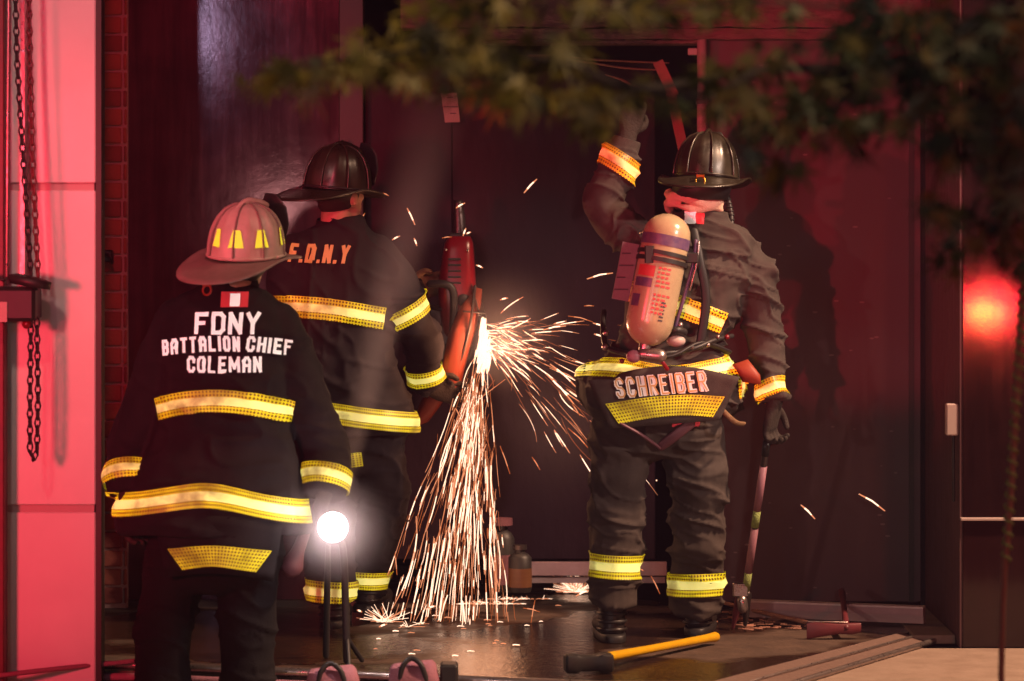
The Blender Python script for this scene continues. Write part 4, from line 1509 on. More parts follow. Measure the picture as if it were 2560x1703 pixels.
lettering(bv, 'CHIEF', xz(268.5, 345.4, dB), .054, .152, .0100, 'lettering', M['letter'], co, arch=.003, tilt=-6.5)
lettering(bv, 'COLEMAN', xz(225, 364.5, dB), .056, .258, .0098, 'lettering', M['letter'], co)
back_stripe(bv, 'neck_patch', M['patch_red'], co, [xz(220, 300, dB), xz(247, 300, dB)], .026, 0, n=10, k=4, off=.004)
back_stripe(bv, 'neck_patch', M['letter'], co, [xz(229, 301, dB), xz(239, 301, dB)], .022, 0, n=8, k=4, off=.009)
# trousers
tr_ = MB()
tr_.loft(smooth_secs([sect(216, 500, 70, .14, D1), sect(216, 540, 68, .14, D1), sect(214, 575, 64, .13, D1), sect(212, 592, 40, .09, D1)]), 32)
tr_.tube([at(180, 550, D1), at(168, 600, D1), at(163, 650, D1), at(163, 697, D1)], [34 * s1, 30 * s1, 27 * s1, 28 * s1], n=20)
tr_.tube([at(246, 550, D1), at(248, 600, D1), at(247, 650, D1), at(248, 697, D1)], [34 * s1, 30 * s1, 27 * s1, 28 * s1], n=20)
tr_.voxel(.010, 6)
tr_.displace(lambda P: folds(P, .008, 4, 9, 13) + creases(P, .012, 4, 11, 17))
bt1 = tr_.bvh()
to = tr_.build('trousers', M['trousers'], p1_)
for px in (163, 248):
    ring_stripe(bt1, 'ankle_stripe', M['tape'], to, at(px, 694, D1), (0, 0, 1), .026, .14)
# tail flap with lattice tape
fl = MB()
gx = [[None] * 13 for _ in range(7)]
vs = []
for j in range(7):
    for i in range(13):
        u, v = i / 12, j / 6
        x = 155 + 128 * u + (10 - 20 * u) * v
        y = 520 + 58 * v + 6 * math.sin(math.pi * u) * -1 + 4 * u
        dd = D1 - .155 - .045 * math.sin(math.pi * u) - .01 * math.sin(9 * u + 2 * v) * v
        vs.append(at(x, y, dd))
fs = [(j * 13 + i, j * 13 + i + 1, (j + 1) * 13 + i + 1, (j + 1) * 13 + i) for j in range(6) for i in range(12)]
k_ = len(vs)
vs2 = vs + [p + V(0, .012, 0) for p in vs]
rim = [(i, i + 1) for i in range(12)] + [(6 * 13 + i + 1, 6 * 13 + i) for i in range(12)] + [((j + 1) * 13, j * 13) for j in range(6)] + [(j * 13 + 12, (j + 1) * 13 + 12) for j in range(6)]
fs2 = fs + [tuple(a + k_ for a in f[::-1]) for f in fs] + [(b, a, a + k_, b + k_) for a, b in rim]
fl.add(vs2, fs2)
fb = fl.bvh()
flo = fl.build('coat_tail', M['coat'], p1_)
back_stripe(fb, 'tail_stripe', M['tape_mesh'], flo, [xz(168, 560, dB - .04), xz(215, 556, dB - .04), xz(270, 562, dB - .04)], .036, 0, off=.004, bevel=.26)
make_boot(p1_, at(163, 713, D1 - .06), (-.15, 1, 0), .14, M['boot'])
make_boot(p1_, at(248, 713, D1 - .06), (.15, 1, 0), .14, M['boot'])
make_glove(p1_, at(128, 500, D1 - .04), (.1, .15, -1), (.5, 1, 0), M['glove'], 30, 1)
make_glove(p1_, at(323, 498, D1 - .02), (-.25, .35, -1), (-.3, 1, 0), M['glove'], 40, 1)
hd1 = at(240, 258, D1)
make_body(p1_, hd1, -28, 6, at(230, 292, D1), [at(228, 330, D1), at(222, 420, D1), at(215, 520, D1)], [armL[:4], armR[:4]],
          [[at(182, 560, D1), at(165, 640, D1), at(163, 700, D1)], [at(246, 560, D1), at(248, 640, D1), at(248, 700, D1)]], M['skin'])
make_helmet(p1_, at(246, 256, D1), -32, 5, 5, M['helmet_cream'], 1.12, lime=[(-64, 1.1), (-25, 1), (-98, .7), (22, .9)], ring=((.03, -.236, -.078), M['orange']))
nf = MB().loft([(at(240, 262, D1) + V(0, -.01, 0), V(.105, 0, 0), V(0, .115, 0), 2), (at(238, 270, D1) + V(0, -.01, 0), V(.100, 0, 0), V(0, .108, 0), 2), (at(234, 281, D1), V(.078, 0, 0), V(0, .082, 0), 2)], 28)
nf.build('neck_guard', M['black'], p1_)

# ------------------------------------------------------------------ firefighter with the saw, middle
D2 = 12.4
s2 = D2 / FPX
p2_ = thing('person', 'firefighter with black helmet and bare neck, cutting at the door with a saw', 'person', at(345, 626, D2), 'firefighters at the doorway')
coat = MB()
secs = [sect(341, 217, 20, .07, D2), sect(340, 226, 28, .09, D2), sect(338, 236, 42, .11, D2), sect(336, 248, 55, .13, D2), sect(335, 268, 62, .15, D2), sect(335, 310, 63, .155, D2),
        sect(339, 355, 57, .150, D2), sect(346, 385, 58, .155, D2), sect(350, 415, 66, .18, D2), sect(350, 433, 66, .18, D2)]
coat.loft(smooth_secs(secs), 40)
a2R = [at(376, 256, D2), at(394, 282, D2 + .01), at(406, 312, D2 + .03), at(421, 342, D2 + .08), at(424, 368, D2 + .12), at(429, 384, D2 + .15)]
a2L = [at(296, 258, D2), at(300, 290, D2 + .14), at(350, 318, D2 + .30), at(398, 300, D2 + .32), at(412, 292, D2 + .32)]
coat.tube(a2R, [r_ * s2 for r_ in (25, 26, 25, 21, 18, 17)], n=20, sub=5, cut=True)
coat.tube(a2L, [r_ * s2 for r_ in (24, 24, 22, 16, 14)], n=20, sub=5)
coat.voxel(.009, 3)
coat.displace(lambda P: folds(P, .012, 3.0, 4.0, 33) + creases(P, .014, 4.5, 7, 38) + .010 * vnoise(P * np.array([9, 5, 2]), 41))
bv = coat.bvh()
co = coat.build('coat', M['coat_grey'], p2_)
collar(co, at(340, 232, D2), .098, .088, -.02, .050, M['coat_grey'])
dB = D2 - .15
back_stripe(bv, 'chest_stripe', M['tape'], co, [xz(272, 307, dB), xz(300, 307, dB), xz(340, 311, dB), xz(384, 319, dB)], .042, D2 - 12 + .05)
ax2 = (a2R[1] - a2R[3]).normalized() + V(-.15, 0, .1)
ring_stripe(bv, 'sleeve_stripe', M['tape'], co, at(406, 311, D2 + .03), ax2, .036, .118)
ring_stripe(bv, 'cuff_stripe', M['tape'], co, at(425, 373, D2 + .12), (a2R[3] - a2R[5]).normalized(), .032, .09)
ring_stripe(bv, 'hem_stripe', M['tape'], co, at(350, 416, D2), (0, 0, 1), .040, .36, wave=lambda a: .012 * max(0, -math.sin(a)) - .025 * math.cos(a), n=80)
lettering(bv, 'F.D.N.Y', xz(319, 254, dB), .072, .232, .0135, 'lettering', M['letter_gold'], co, slant=.16, tilt=-1.5)
back_stripe(bv, 'neck_patch', M['patch_red'], co, [xz(313, 231, dB), xz(334, 228, dB)], .018, 0, n=10, k=4, off=.004)
back_stripe(bv, 'neck_patch', M['letter'], co, [xz(326, 231, dB), xz(333, 230, dB)], .013, 0, n=8, k=4, off=.009)
tr_ = MB()
tr_.loft(smooth_secs([sect(350, 400, 56, .14, D2), sect(350, 435, 56, .145, D2), sect(349, 455, 52, .13, D2), sect(350, 472, 26, .09, D2)]), 32)
legA = [at(328, 445, D2), at(328, 500, D2 - .02), at(330, 560, D2), at(331, 603, D2)]
legB = [at(372, 445, D2), at(381, 500, D2 + .10), at(370, 555, D2 + .25), at(364, 592, D2 + .30)]
tr_.tube(legA, [30 * s2, 28 * s2, 25 * s2, 24 * s2], n=20, cut=True)
tr_.tube(legB, [31 * s2, 28 * s2, 23 * s2, 21 * s2], n=20, cut=True)
tr_.voxel(.010, 6)
tr_.displace(lambda P: folds(P, .008, 4, 9, 53) + creases(P, .014, 4, 12, 57))
bt1 = tr_.bvh()
to = tr_.build('trousers', M['coat_grey'], p2_)
ring_stripe(bt1, 'ankle_stripe', M['tape'], to, at(331, 590, D2), (.06, 0, 1), .042, .13)
ring_stripe(bt1, 'ankle_stripe', M['tape'], to, at(366, 579, D2 + .28), (.05, 0, 1), .036, .12)
back_stripe(bt1, 'thigh_stripe', M['tape_mesh'], to, [xz(318, 464, dB + .02), xz(362, 459, dB + .02)], .028, 1, n=24)
make_boot(p2_, at(331, 628, D2 - .06), (.1, 1, 0), .12, M['boot'])
make_boot(p2_, at(364, 612, D2 + .22), (.25, 1, 0), .12, M['boot'])
make_glove(p2_, at(412, 290, D2 + .31), (1, 0.1, .25), (.2, -.1, 1), M['glove_tan'], 42, 1)
make_glove(p2_, at(430, 387, D2 + .15), (1, .35, -.25), (.2, -.1, 1), M['glove'], 48, 1)
make_body(p2_, at(340, 196, D2), -38, 8, at(338, 228, D2), [at(337, 265, D2), at(338, 340, D2), at(350, 430, D2)], [a2L[:4], a2R[:4]],
          [[at(330, 445, D2), at(329, 520, D2), at(331, 600, D2)], [at(372, 445, D2), at(380, 510, D2 + .12), at(364, 590, D2 + .3)]], M['skin'])
make_helmet(p2_, at(337, 190, D2), -42, -4, 3, M['helmet_black'], 1.06, ring=None)
dm_ = MB()

# ------------------------------------------------------------------ rescue saw
dS = 12.72
sw = thing('rescue_saw', 'red and orange rescue saw held upright against the dark door, throwing sparks', 'saw', at(455, 400, dS))
# engine body
mb = MB()
mb.loft(smooth_secs([(at(460, 236, dS), V(.040, 0, 0), V(0, .05, 0), 4), (at(459, 243, dS), V(.056, 0, 0), V(0, .08, 0), 4), (at(458, 262, dS), V(.066, 0, 0), V(0, .10, 0), 4),
         (at(457, 285, dS), V(.076, 0, 0), V(0, .11, 0), 4), (at(458, 308, dS), V(.074, 0, 0), V(0, .11, 0), 4), (at(458, 330, dS), V(.060, 0, 0), V(0, .09, 0), 4), (at(456, 338, dS), V(.040, 0, 0), V(0, .06, 0), 4)], 3), 28)
eng = mb.build('engine_cover', M['saw_red'], sw, autosmooth=.7)
for k in range(5):
    y_ = 258 + k * 6
    MB().box(at(448, y_ + 2, dS - .112), at(461, y_, dS - .112) + V(0, .02, 0), bev=.002).build('vent', M['black'], eng, smooth=False)
MB().ball(at(463, 300, dS - .10), (.030, .02, .030), 14).build('starter_housing', M['black'], eng)
for q_ in ((446, 250), (468, 250), (445, 292), (472, 292)):
    MB().ball(at(q_[0], q_[1], dS - .09), .006, 8).build('screw', M['steel'], eng)
MB().tube([at(470, 300, dS - .05), at(474, 312, dS - .04), at(474, 326, dS - .03)], [.022, .026, .020], n=12).build('exhaust', M['dark_steel'], sw)
MB().box(at(440, 345, dS) + V(0, -.06, 0), at(462, 322, dS) + V(0, .06, 0), bev=.008).build('fuel_tank', M['dark_steel'], sw, smooth=False)
MB().tube([at(458, 200, dS), at(459, 222, dS), at(459, 240, dS)], [.018, .026, .030], n=14, round_ends=False).build('air_intake', M['dark_steel'], sw)
MB().box(at(449, 241, dS) + V(0, -.04, 0), at(470, 233, dS) + V(0, .04, 0), bev=.006).build('cap', M['black'], sw, smooth=False)
MB().box(at(428, 366, dS) + V(0, -.05, 0), at(448, 306, dS) + V(0, .08, 0), bev=.012).build('gear_housing', M['dark_steel'], sw, smooth=False)
# blade guard: flat pill seen almost edge on
g0, g1 = at(478, 288, dS - .02), at(450, 388, dS - .02)
mb = MB()
dv = (g1 - g0).normalized()
sd = V(0, 1, 0).cross(dv).normalized()
secs = []
for i in range(15):
    t = i / 14
    c_ = g0.lerp(g1, t) + sd * (.014 * math.sin(t * math.pi))
    k = math.sqrt(max(.02, 1 - (2 * t - 1) ** 2 * .98)) if t < .5 else 1 - .35 * (t - .5)
    secs.append((c_, sd * .050 * max(.35, k), V(0, .16 * k, 0), 4))
mb.loft(secs, 26)
gd = mb.build('blade_guard', M['orange'], sw, autosmooth=.6)
MB().tube([g0 + V(-.01, -.155, .01), g0.lerp(g1, .4) + V(.012, -.165, 0), g0.lerp(g1, .9) + V(.01, -.12, 0)], .006, n=8).build('guard_rim', M['dark_steel'], gd)
MB().tube([g0.lerp(g1, .22) + V(-.03, -.162, 0), g0.lerp(g1, .24) + V(.05, -.15, 0)], .004, n=6).build('guard_seam', M['black'], gd)
mb = MB()
mb.loft([(at(447, 372, dS - .02), V(.050, 0, .02), V(0, .06, 0), 3), (at(437, 393, dS - .02), V(.060, 0, .02), V(0, .07, 0), 3), (at(427, 412, dS - .02), V(.050, 0, .02), V(0, .06, 0), 3), (at(421, 424, dS - .02), V(.030, 0, .01), V(0, .04, 0), 3)], 20)
mb.build('belt_cover', M['orange'], sw)
bl = at(481, 318, dS)
MB().loft([(bl + V(.008, 0, 0), V(0, .165, .03), V(-.05, -.03, .165), 2), (bl + V(.011, 0, 0), V(0, .165, .03), V(-.05, -.03, .165), 2)], 40).build('blade', M['dark_steel'], sw, autosmooth=.6)
MB().tube([at(430, 284, dS - .1), at(444, 284, dS - .12), at(452, 289, dS - .12), at(454, 302, dS - .12), at(453, 330, dS - .12)], .0155, n=12).build('handle_bar', M['black'], sw)
MB().tube([at(453, 322, dS - .12), at(453, 350, dS - .12), at(449, 392, dS - .1)], .0125, n=12).build('handle_tube', M['steel'], sw)
MB().tube([at(431, 307, dS - .06), at(442, 309, dS - .08), at(452, 306, dS - .1)], .010, n=10).build('cross_grip', M['black'], sw)

# ------------------------------------------------------------------ firefighter with the air tank, right
D3 = 12.0
s3 = D3 / FPX
p3_ = thing('person', 'firefighter on the right with one arm raised, carrying a tan air tank', 'person', at(655, 640, D3), 'firefighters at the doorway')
coat = MB()
secs = [sect(698, 212, 24, .08, D3), sect(698, 222, 34, .10, D3), sect(697, 232, 50, .12, D3), sect(696, 246, 60, .14, D3), sect(693, 270, 63, .155, D3), sect(686, 300, 60, .155, D3), sect(677, 328, 55, .145, D3),
        sect(669, 346, 52, .135, D3), sect(664, 358, 62, .150, D3), sect(662, 372, 80, .185, D3), sect(662, 386, 84, .20, D3), sect(662, 402, 80, .20, D3), sect(661, 416, 72, .19, D3)]
coat.loft(smooth_secs(secs), 40)
a3R = [at(732, 250, D3), at(752, 278, D3), at(762, 315, D3 + .02), at(767, 350, D3 + .02), at(771, 380, D3 - .02), at(773, 400, D3 - .04)]
a3L = [at(652, 246, D3), at(626, 232, D3 + .02), at(604, 208, D3 + .04), at(612, 180, D3 + .04), at(620, 158, D3 + .04), at(627, 138, D3 + .05)]
coat.tube(a3R, [r_ * s3 for r_ in (24, 23, 21, 18, 16, 16)], n=20, sub=5, cut=True)
coat.tube(a3L, [r_ * s3 for r_ in (25, 22, 20, 19, 17, 15)], n=20, sub=5, cut=True)
coat.voxel(.007, 3)
coat.displace(lambda P: folds(P, .012, 4.2, 6.0, 63) + creases(P, .020, 5, 9, 68) + .008 * vnoise(P * np.array([10, 8, 5]), 71))
bv = coat.bvh()
co = coat.build('coat', M['coat_worn'], p3_)
collar(co, at(697, 226, D3), .100, .092, -.02, .050, M['coat_worn'])
dB = D3 - .15
back_stripe(bv, 'chest_stripe', M['tape'], co, [xz(606, 291, dB), xz(632, 292, dB), xz(670, 303, dB), xz(700, 314, dB), xz(724, 324, dB)], (.040, .040), D3 - 12 - .02)
ring_stripe(bv, 'cuff_stripe', M['tape'], co, at(618, 163, D3 + .04), (a3L[5] - a3L[3]).normalized() + V(.28, 0, .0), .040, .10)
ring_stripe(bv, 'cuff_stripe', M['tape'], co, at(772, 391, D3 - .03), (a3R[3] - a3R[5]).normalized() + V(-.25, 0, 0), .036, .09)
ring_stripe(bv, 'hem_stripe', M['tape'], co, at(662, 374, D3), (0, 0, 1), .034, .36, wave=lambda a: .018 * math.sin(2 * a + .6) + .03 * max(0, math.cos(a)) + .015, n=90)
back_stripe(bv, 'side_stripe', M['tape'], co, [xz(741, 373, dB + .1), xz(743, 398, dB + .1)], .020, 1, n=16)
back_stripe(bv, 'collar_patch', M['patch_red'], co, [xz(695, 218, dB), xz(705, 219, dB)], .020, 1, n=10, k=4, off=.006)
back_stripe(bv, 'collar_patch', M['letter'], co, [xz(686, 218, dB), xz(696, 218, dB)], .020, 1, n=8, k=4, off=.011)
# tail flap with the name
fl = MB()
NI, NJ = 25, 11
vs = []
for j in range(NJ):
    for i in range(NI):
        u, v = i / (NI - 1), j / (NJ - 1)
        x = 588 + 152 * u + (22 - 42 * u) * v
        top = 380 - 13 * math.sin(math.pi * min(1, u * .95)) ** 1.3 * (u > .2) - 2 * u
        bot = 429 - 9 * u
        y = top + (bot - top) * v
        dd = D3 - .205 - .020 * math.sin(math.pi * u) - .006 * math.sin(7 * u + 3 * v)
        vs.append(at(x, y, dd))
fs = [(j * NI + i, j * NI + i + 1, (j + 1) * NI + i + 1, (j + 1) * NI + i) for j in range(NJ - 1) for i in range(NI - 1)]
k_ = len(vs)
vs2 = vs + [p + V(0, .012, 0) for p in vs]
rim = [(i, i + 1) for i in range(NI - 1)] + [((NJ - 1) * NI + i + 1, (NJ - 1) * NI + i) for i in range(NI - 1)] + [((j + 1) * NI, j * NI) for j in range(NJ - 1)] + [(j * NI + NI - 1, (j + 1) * NI + NI - 1) for j in range(NJ - 1)]
fl.add(vs2, fs + [tuple(a + k_ for a in f[::-1]) for f in fs] + [(b, a, a + k_, b + k_) for a, b in rim])
fb = fl.bvh()
flo = fl.build('coat_tail', M['coat_worn'], p3_)
dF = D3 - .22
lettering(fb, 'SCHREIBER', xz(661, 384.5, dF), .078, .340, .0135, 'lettering_outline', M['letter_back'], flo, tilt=4.5, slant=-.10, off=.004)
lettering(fb, 'SCHREIBER', xz(661, 384.5, dF), .072, .334, .0060, 'lettering', M['letter_gold'], flo, tilt=4.5, slant=-.10, off=.009)
back_stripe(fb, 'tail_stripe', M['tape_mesh'], flo, [xz(607, 414, dF), xz(650, 407.5, dF), xz(690, 405, dF), xz(724, 407, dF)], .038, 0, off=.004, n=50, bevel=.18)
tr_ = MB()
tr_.loft(smooth_secs([sect(658, 385, 62, .15, D3), sect(657, 420, 62, .16, D3), sect(656, 440, 58, .15, D3), sect(656, 458, 30, .10, D3)]), 32)
lA = [at(622, 430, D3), at(619, 480, D3 - .01), at(617, 530, D3 + .01), at(614, 575, D3), at(614, 604, D3)]
lB = [at(691, 430, D3 + .03), at(697, 480, D3 + .04), at(699, 530, D3 + .08), at(696, 580, D3 + .10), at(695, 610, D3 + .12)]
tr_.tube(lA, [32 * s3, 29 * s3, 26 * s3, 24 * s3, 24 * s3], n=20, cut=True)
tr_.tube(lB, [33 * s3, 29 * s3, 27 * s3, 25 * s3, 25 * s3], n=20, cut=True)
tr_.voxel(.0075, 3)
tr_.displace(lambda P: folds(P, .009, 4, 8, 83) + creases(P, .020, 4, 12, 87))
bt1 = tr_.bvh()
to = tr_.build('trousers', M['coat_worn'], p3_)
back_stripe(bt1, 'rear_patch', M['patch_red'], to, [xz(672, 420, dB), xz(699, 420, dB)], .020, 1, n=10, k=4, off=.012)
back_stripe(bt1, 'rear_patch', M['letter'], to, [xz(676, 417, dB), xz(694, 417, dB)], .016, 1, n=10, k=4, off=.018)
ring_stripe(bt1, 'ankle_stripe', M['tape'], to, at(615, 565, D3), (0.05, 0, 1), .044, .13)
ring_stripe(bt1, 'ankle_stripe', M['tape'], to, at(696, 583, D3 + .1), (-.02, 0, 1), .044, .13)
make_boot(p3_, at(614, 642, D3 - .07), (-.12, 1, 0), .15, M['boot'])
make_boot(p3_, at(696, 635, D3 + .06), (.2, 1, 0), .14, M['boot'])
make_glove(p3_, at(628, 133, D3 + .05), (.25, .15, 1), (1, .3, 0), M['glove'], 46, 1)
make_glove(p3_, at(774, 405, D3 - .03), (-.15, .25, -1), (.5, 1, 0), M['glove'], 52, 1, 1.05)
make_body(p3_, at(702, 184, D3), -15, 4, at(698, 218, D3), [at(695, 260, D3), at(680, 320, D3), at(660, 410, D3)], [a3L[:4], a3R[:4]],
          [[at(624, 430, D3), at(617, 530, D3), at(614, 605, D3)], [at(690, 430, D3), at(699, 530, D3 + .08), at(695, 612, D3 + .12)]], M['skin'])
make_helmet(p3_, at(706, 179, D3), -14, -6, 2, M['helmet_black'], 1.06, lime=[(-168, .8)], ring=((0.02, -.210, -.030), M['brass']))
# neck flap and gathered flash hood
MB().loft([(at(703, 180, D3) + V(0, -.01, 0), V(.108, 0, 0), V(0, .125, 0), 2.2), (at(701, 190, D3) + V(0, -.02, 0), V(.112, 0, 0), V(0, .125, 0), 2.2), (at(699, 200, D3) + V(0, -.01, 0), V(.106, 0, 0), V(0, .105, 0), 2.2)], 30).build('ear_flap', M['black'], p3_)
hd_ = MB()
for k, (py, rx, ry, tr__) in enumerate(((197, .096, .094, .015), (203, .100, .101, .014), (209, .098, .099, .013))):
    c_ = at(694, py, D3)
    hd_.tube([c_ + V(rx * math.cos(a), ry * math.sin(a), .010 * math.sin(a * 3 + k * 1.7) + .012 * math.cos(a + 2.4)) for a in [2 * math.pi * i / 28 for i in range(29)]], tr__, n=10, sub=1)
hd_.voxel(.006, 3)
hd_.displace(lambda P: folds(P, .007, 14, 30, 93))
hd_.build('flash_hood', M['hood'], p3_)
# air hose from helmet side to the shoulder
hs = MB()
pts = [at(727, 196, D3 + .02), at(731, 215, D3 + .0), at(731, 240, D3 - .04), at(726, 262, D3 - .08)]
hs.tube(pts, .010, n=10)
hso = hs.build('breathing_tube', M['black'], p3_)
mbr = MB()
for i in range(16):
    t = i / 15 * 2.999
    k = int(t)
    mbr.ring(pts[k].lerp(pts[k + 1], t - k), .011, .0035, (0, .2, 1), n=12, k=6)
mbr.build('rings', M['black'], hso)

# ------------------------------------------------------------------ air tank pack
tk = thing('air_tank_pack', 'tan breathing air tank with indigo band strapped askew on the right firefighter', 'air tank', at(644, 350, D3 - .26))
dT = D3 - .285
t0, t1 = at(671, 214, dT + .03), at(645, 346, dT - .01)
axv = (t1 - t0).normalized()
ux = V(0, 1, 0).cross(axv).normalized()
uy = axv.cross(ux).normalized()
RT, LT = .0875, (t1 - t0).length


def tank_sec(s, r_):
    return (t0 + axv * s, ux * r_, uy * r_, 2)


secs = []
for a in (4, 20, 38, 56, 72, 90):
    secs.append(tank_sec(RT * .92 * (1 - math.sin(R(a))), RT * math.sqrt(1 - (1 - math.sin(R(a))) ** 2) if a > 4 else .012))
secs = [tank_sec(RT * .9 * (1 - math.cos(R(a))), RT * math.sin(R(a))) for a in (5, 20, 38, 55, 72, 90)]
secs += [tank_sec(LT - RT * 1.05 * (1 - math.cos(R(a))), max(.022, RT * math.sin(R(a)))) for a in (90, 72, 55, 38, 20)]
MB().loft(secs, 40).build('cylinder', M['tank'], tk)


def cuff(s0, s1_, r_, name, m, a0=0, a1=360, tk_=.003, tilt=0):
    n = 40
    vs, fs = [], []
    for i in range(n + 1):
        a = R(a0 + (a1 - a0) * i / n)
        dr_ = ux * math.cos(a) + uy * math.sin(a)
        sh_ = tilt * math.cos(a)
        for (s, rr) in ((s0 + sh_, r_), (s1_ + sh_, r_), (s1_ + sh_, r_ + tk_), (s0 + sh_, r_ + tk_)):
            vs.append(t0 + axv * s + dr_ * rr)
    for i in range(n):
        for j in range(4):
            fs.append((i * 4 + j, i * 4 + (j + 1) % 4, (i + 1) * 4 + (j + 1) % 4, (i + 1) * 4 + j))
    return MB().add(vs, fs).build(name, m, tk, autosmooth=.7)


cuff(.085, .125, RT + .0005, 'indigo_band', M['indigo'], tk_=.0012)
cuff(.145, .160, RT + .002, 'strap', M['black'], tk_=.006)
cuff(.170, .186, RT + .002, 'strap', M['black'], tk_=.006)


def on_tank(s, a):
    """point on the tank skin: s metres from the top, a degrees round, 90 = towards the street"""
    a = 2 * sgn - a
    return t0 + axv * s + (ux * math.cos(R(a)) + uy * math.sin(R(a))) * (RT + .0016)


# find which way round faces the street
sgn = 90 if uy.y < 0 else -90
mb = MB()
rr = random.Random(4)
for row in range(11):
    s = .205 + row * .0165
    a = sgn - 6
    for k in range(rr.randint(3, 4)):
        wd_ = rr.uniform(5, 11)
        q0, q1 = on_tank(s, a + 0), on_tank(s, a + wd_ * (1 if True else -1))
        q2, q3 = on_tank(s + .008, a + wd_), on_tank(s + .008, a)
        if row not in (5,):
            mb.add([q0, q1, q2, q3], [(0, 1, 2, 3)])
        a += wd_ + 3
mb.build('red_print', M['red_print'], tk, smooth=False)


def tank_quad(s0, s1_, a0, a1, name, m, k=8):
    vs = []
    for i in range(k + 1):
        a = a0 + (a1 - a0) * i / k
        vs += [on_tank(s0, a), on_tank(s1_, a)]
    return MB().add(vs, [(2 * i, 2 * i + 1, 2 * i + 3, 2 * i + 2) for i in range(k)]).build(name, m, tk)


tank_quad(.205, .245, sgn - 62, sgn - 14, 'emblem_label', M['red_print'])
tank_quad(.252, .285, sgn - 66, sgn - 16, 'emblem_label', M['indigo'])
tank_quad(.315, .360, sgn - 68, sgn - 40, 'emblem_label', M['indigo'])
mb = MB()
for i in range(6):
    q0, q1 = on_tank(.330 + i * .013, sgn + 16), on_tank(.330 + i * .013, sgn + 27)
    q2, q3 = on_tank(.336 + i * .013, sgn + 27), on_tank(.336 + i * .013, sgn + 16)
    mb.add([q0, q1, q2, q3], [(0, 1, 2, 3)])
mb.build('serial_print', M['ink'], tk, smooth=False)
# buckle, side sleeve, wire frame
MB().box(on_tank(.14, sgn - 40) - V(.018, .02, .0), on_tank(.14, sgn - 40) + V(.014, .01, -.055), bev=.004).build('buckle', M['black'], tk, smooth=False)
plank(at(631, 243, dT + .06), at(620, 300, dT + .06), .062, .035, 'side_sleeve', M['sleeve_label'], tk)
mb = MB()
for k in range(4):
    q = at(629 - k * 2.6, 254 + k * 12, dT + .04)
    mb.box(q + V(-.026, -.002, 0), q + V(.026 if k % 2 else .006, .003, .005))
mb.build('sleeve_print', M['ink'], tk, smooth=False)['kind'] = 'stuff'
MB().tube([at(640, 233, dT + .08), at(650, 230, dT + .02), at(650, 246, dT), at(640, 252, dT + .06)], .004, n=8).build('wire_guard', M['steel'], tk)
MB().tube([at(696, 241, dT + .04), at(694, 260, dT + .03), at(686, 290, dT + .04), at(674, 330, dT + .05)], .007, n=8).build('frame_rail', M['indigo'], tk)
MB().tube([at(699, 242, dT + .03), at(697, 262, dT + .02), at(690, 290, dT + .03)], .004, n=8).build('frame_wire', M['steel'], tk)
MB().box(at(690, 262, dT + .01) + V(-.02, -.01, -.004), at(690, 258, dT + .02) + V(.03, .03, .02), bev=.004).build('latch', M['black'], tk, smooth=False)
# shoulder harness
MB().tube([at(694, 232, D3 - .17), at(700, 262, D3 - .19), at(706, 300, D3 - .18), at(700, 345, D3 - .17)], .017, n=8, flat=.3).build('harness', M['black'], tk)
# valve group below the tank
vb = t1 + axv * .01
MB().tube([t1 - axv * .02, t1 + axv * .035], [.024, .020], n=14).build('valve_stem', M['steel'], tk)
MB().tube([vb + V(-.005, -.01, -.02), vb + V(.055, -.02, -.025)], [.024, .026], n=14).build('valve_knob', M['steel'], tk)
MB().ball(vb + V(-.04, -.01, -.028), (.028, .024, .024), 14).build('regulator', M['pink_sleeve'], tk)
MB().ball(at(676, 341, dT + .05), (.036, .028, .022), 14).build('gauge', M['card'], tk)
MB().tube([at(668, 334, dT + .05), at(676, 330, dT + .02), at(684, 332, dT + .05)], .014, n=10).build('gauge_boot', M['black'], tk)
MB().tube([at(655, 352, dT), at(661, 360, dT - .03), at(667, 369, dT - .02)], .008, n=10).build('red_hose', M['saw_red'], tk)
MB().tube([vb + V(.05, 0, -.02), at(675, 352, dT + .05), at(695, 348, dT + .06), at(715, 340, dT + .12), at(732, 336, dT + .22)], .009, n=10).build('air_hose', M['black'], tk)
MB().tube([vb + V(-.05, 0, -.02), at(620, 352, dT + .05), at(606, 346, dT + .12), at(603, 325, dT + .2), at(604, 312, dT + .26)], .011, n=10).build('air_hose', M['black'], tk)
MB().tube([at(612, 350, dT + .07), at(640, 358, dT + .02), at(672, 356, dT + .02), at(700, 343, dT + .08), at(728, 352, dT + .2)], .016, n=10, flat=.5).build('waist_belt', M['black'], tk)
for q_, r_ in ((at(606, 333, dT + .14), .012), (at(680, 325, dT + .06), .012), (at(718, 337, dT + .12), .008), (at(708, 345, dT + .09), .009), (at(605, 347, dT + .1), .013), (at(692, 347, dT + .05), .009)):
    MB().ball(q_, r_, 10).build('fitting', M['steel'], tk)
for q_ in (at(622, 361, dT + .0), at(727, 337, dT + .16)):
    MB().ball(q_, .010, 10).build('red_knob', M['saw_red'], tk)
MB().tube([at(622, 424, D3 - .20), at(640, 434, D3 - .19), at(657, 446, D3 - .14)], .020, n=8, flat=.35).build('leg_strap', M['dim_pink'], tk)
MB().tube([at(690, 424, D3 - .19), at(676, 435, D3 - .18), at(661, 446, D3 - .14)], .020, n=8, flat=.35).build('leg_strap', M['dim_pink'], tk)
MB().tube([at(722, 410, D3 - .20), at(735, 422, D3 - .19), at(744, 424, D3 - .12)], .010, n=8, flat=.5).build('belt_end', M['glove_tan'], tk)
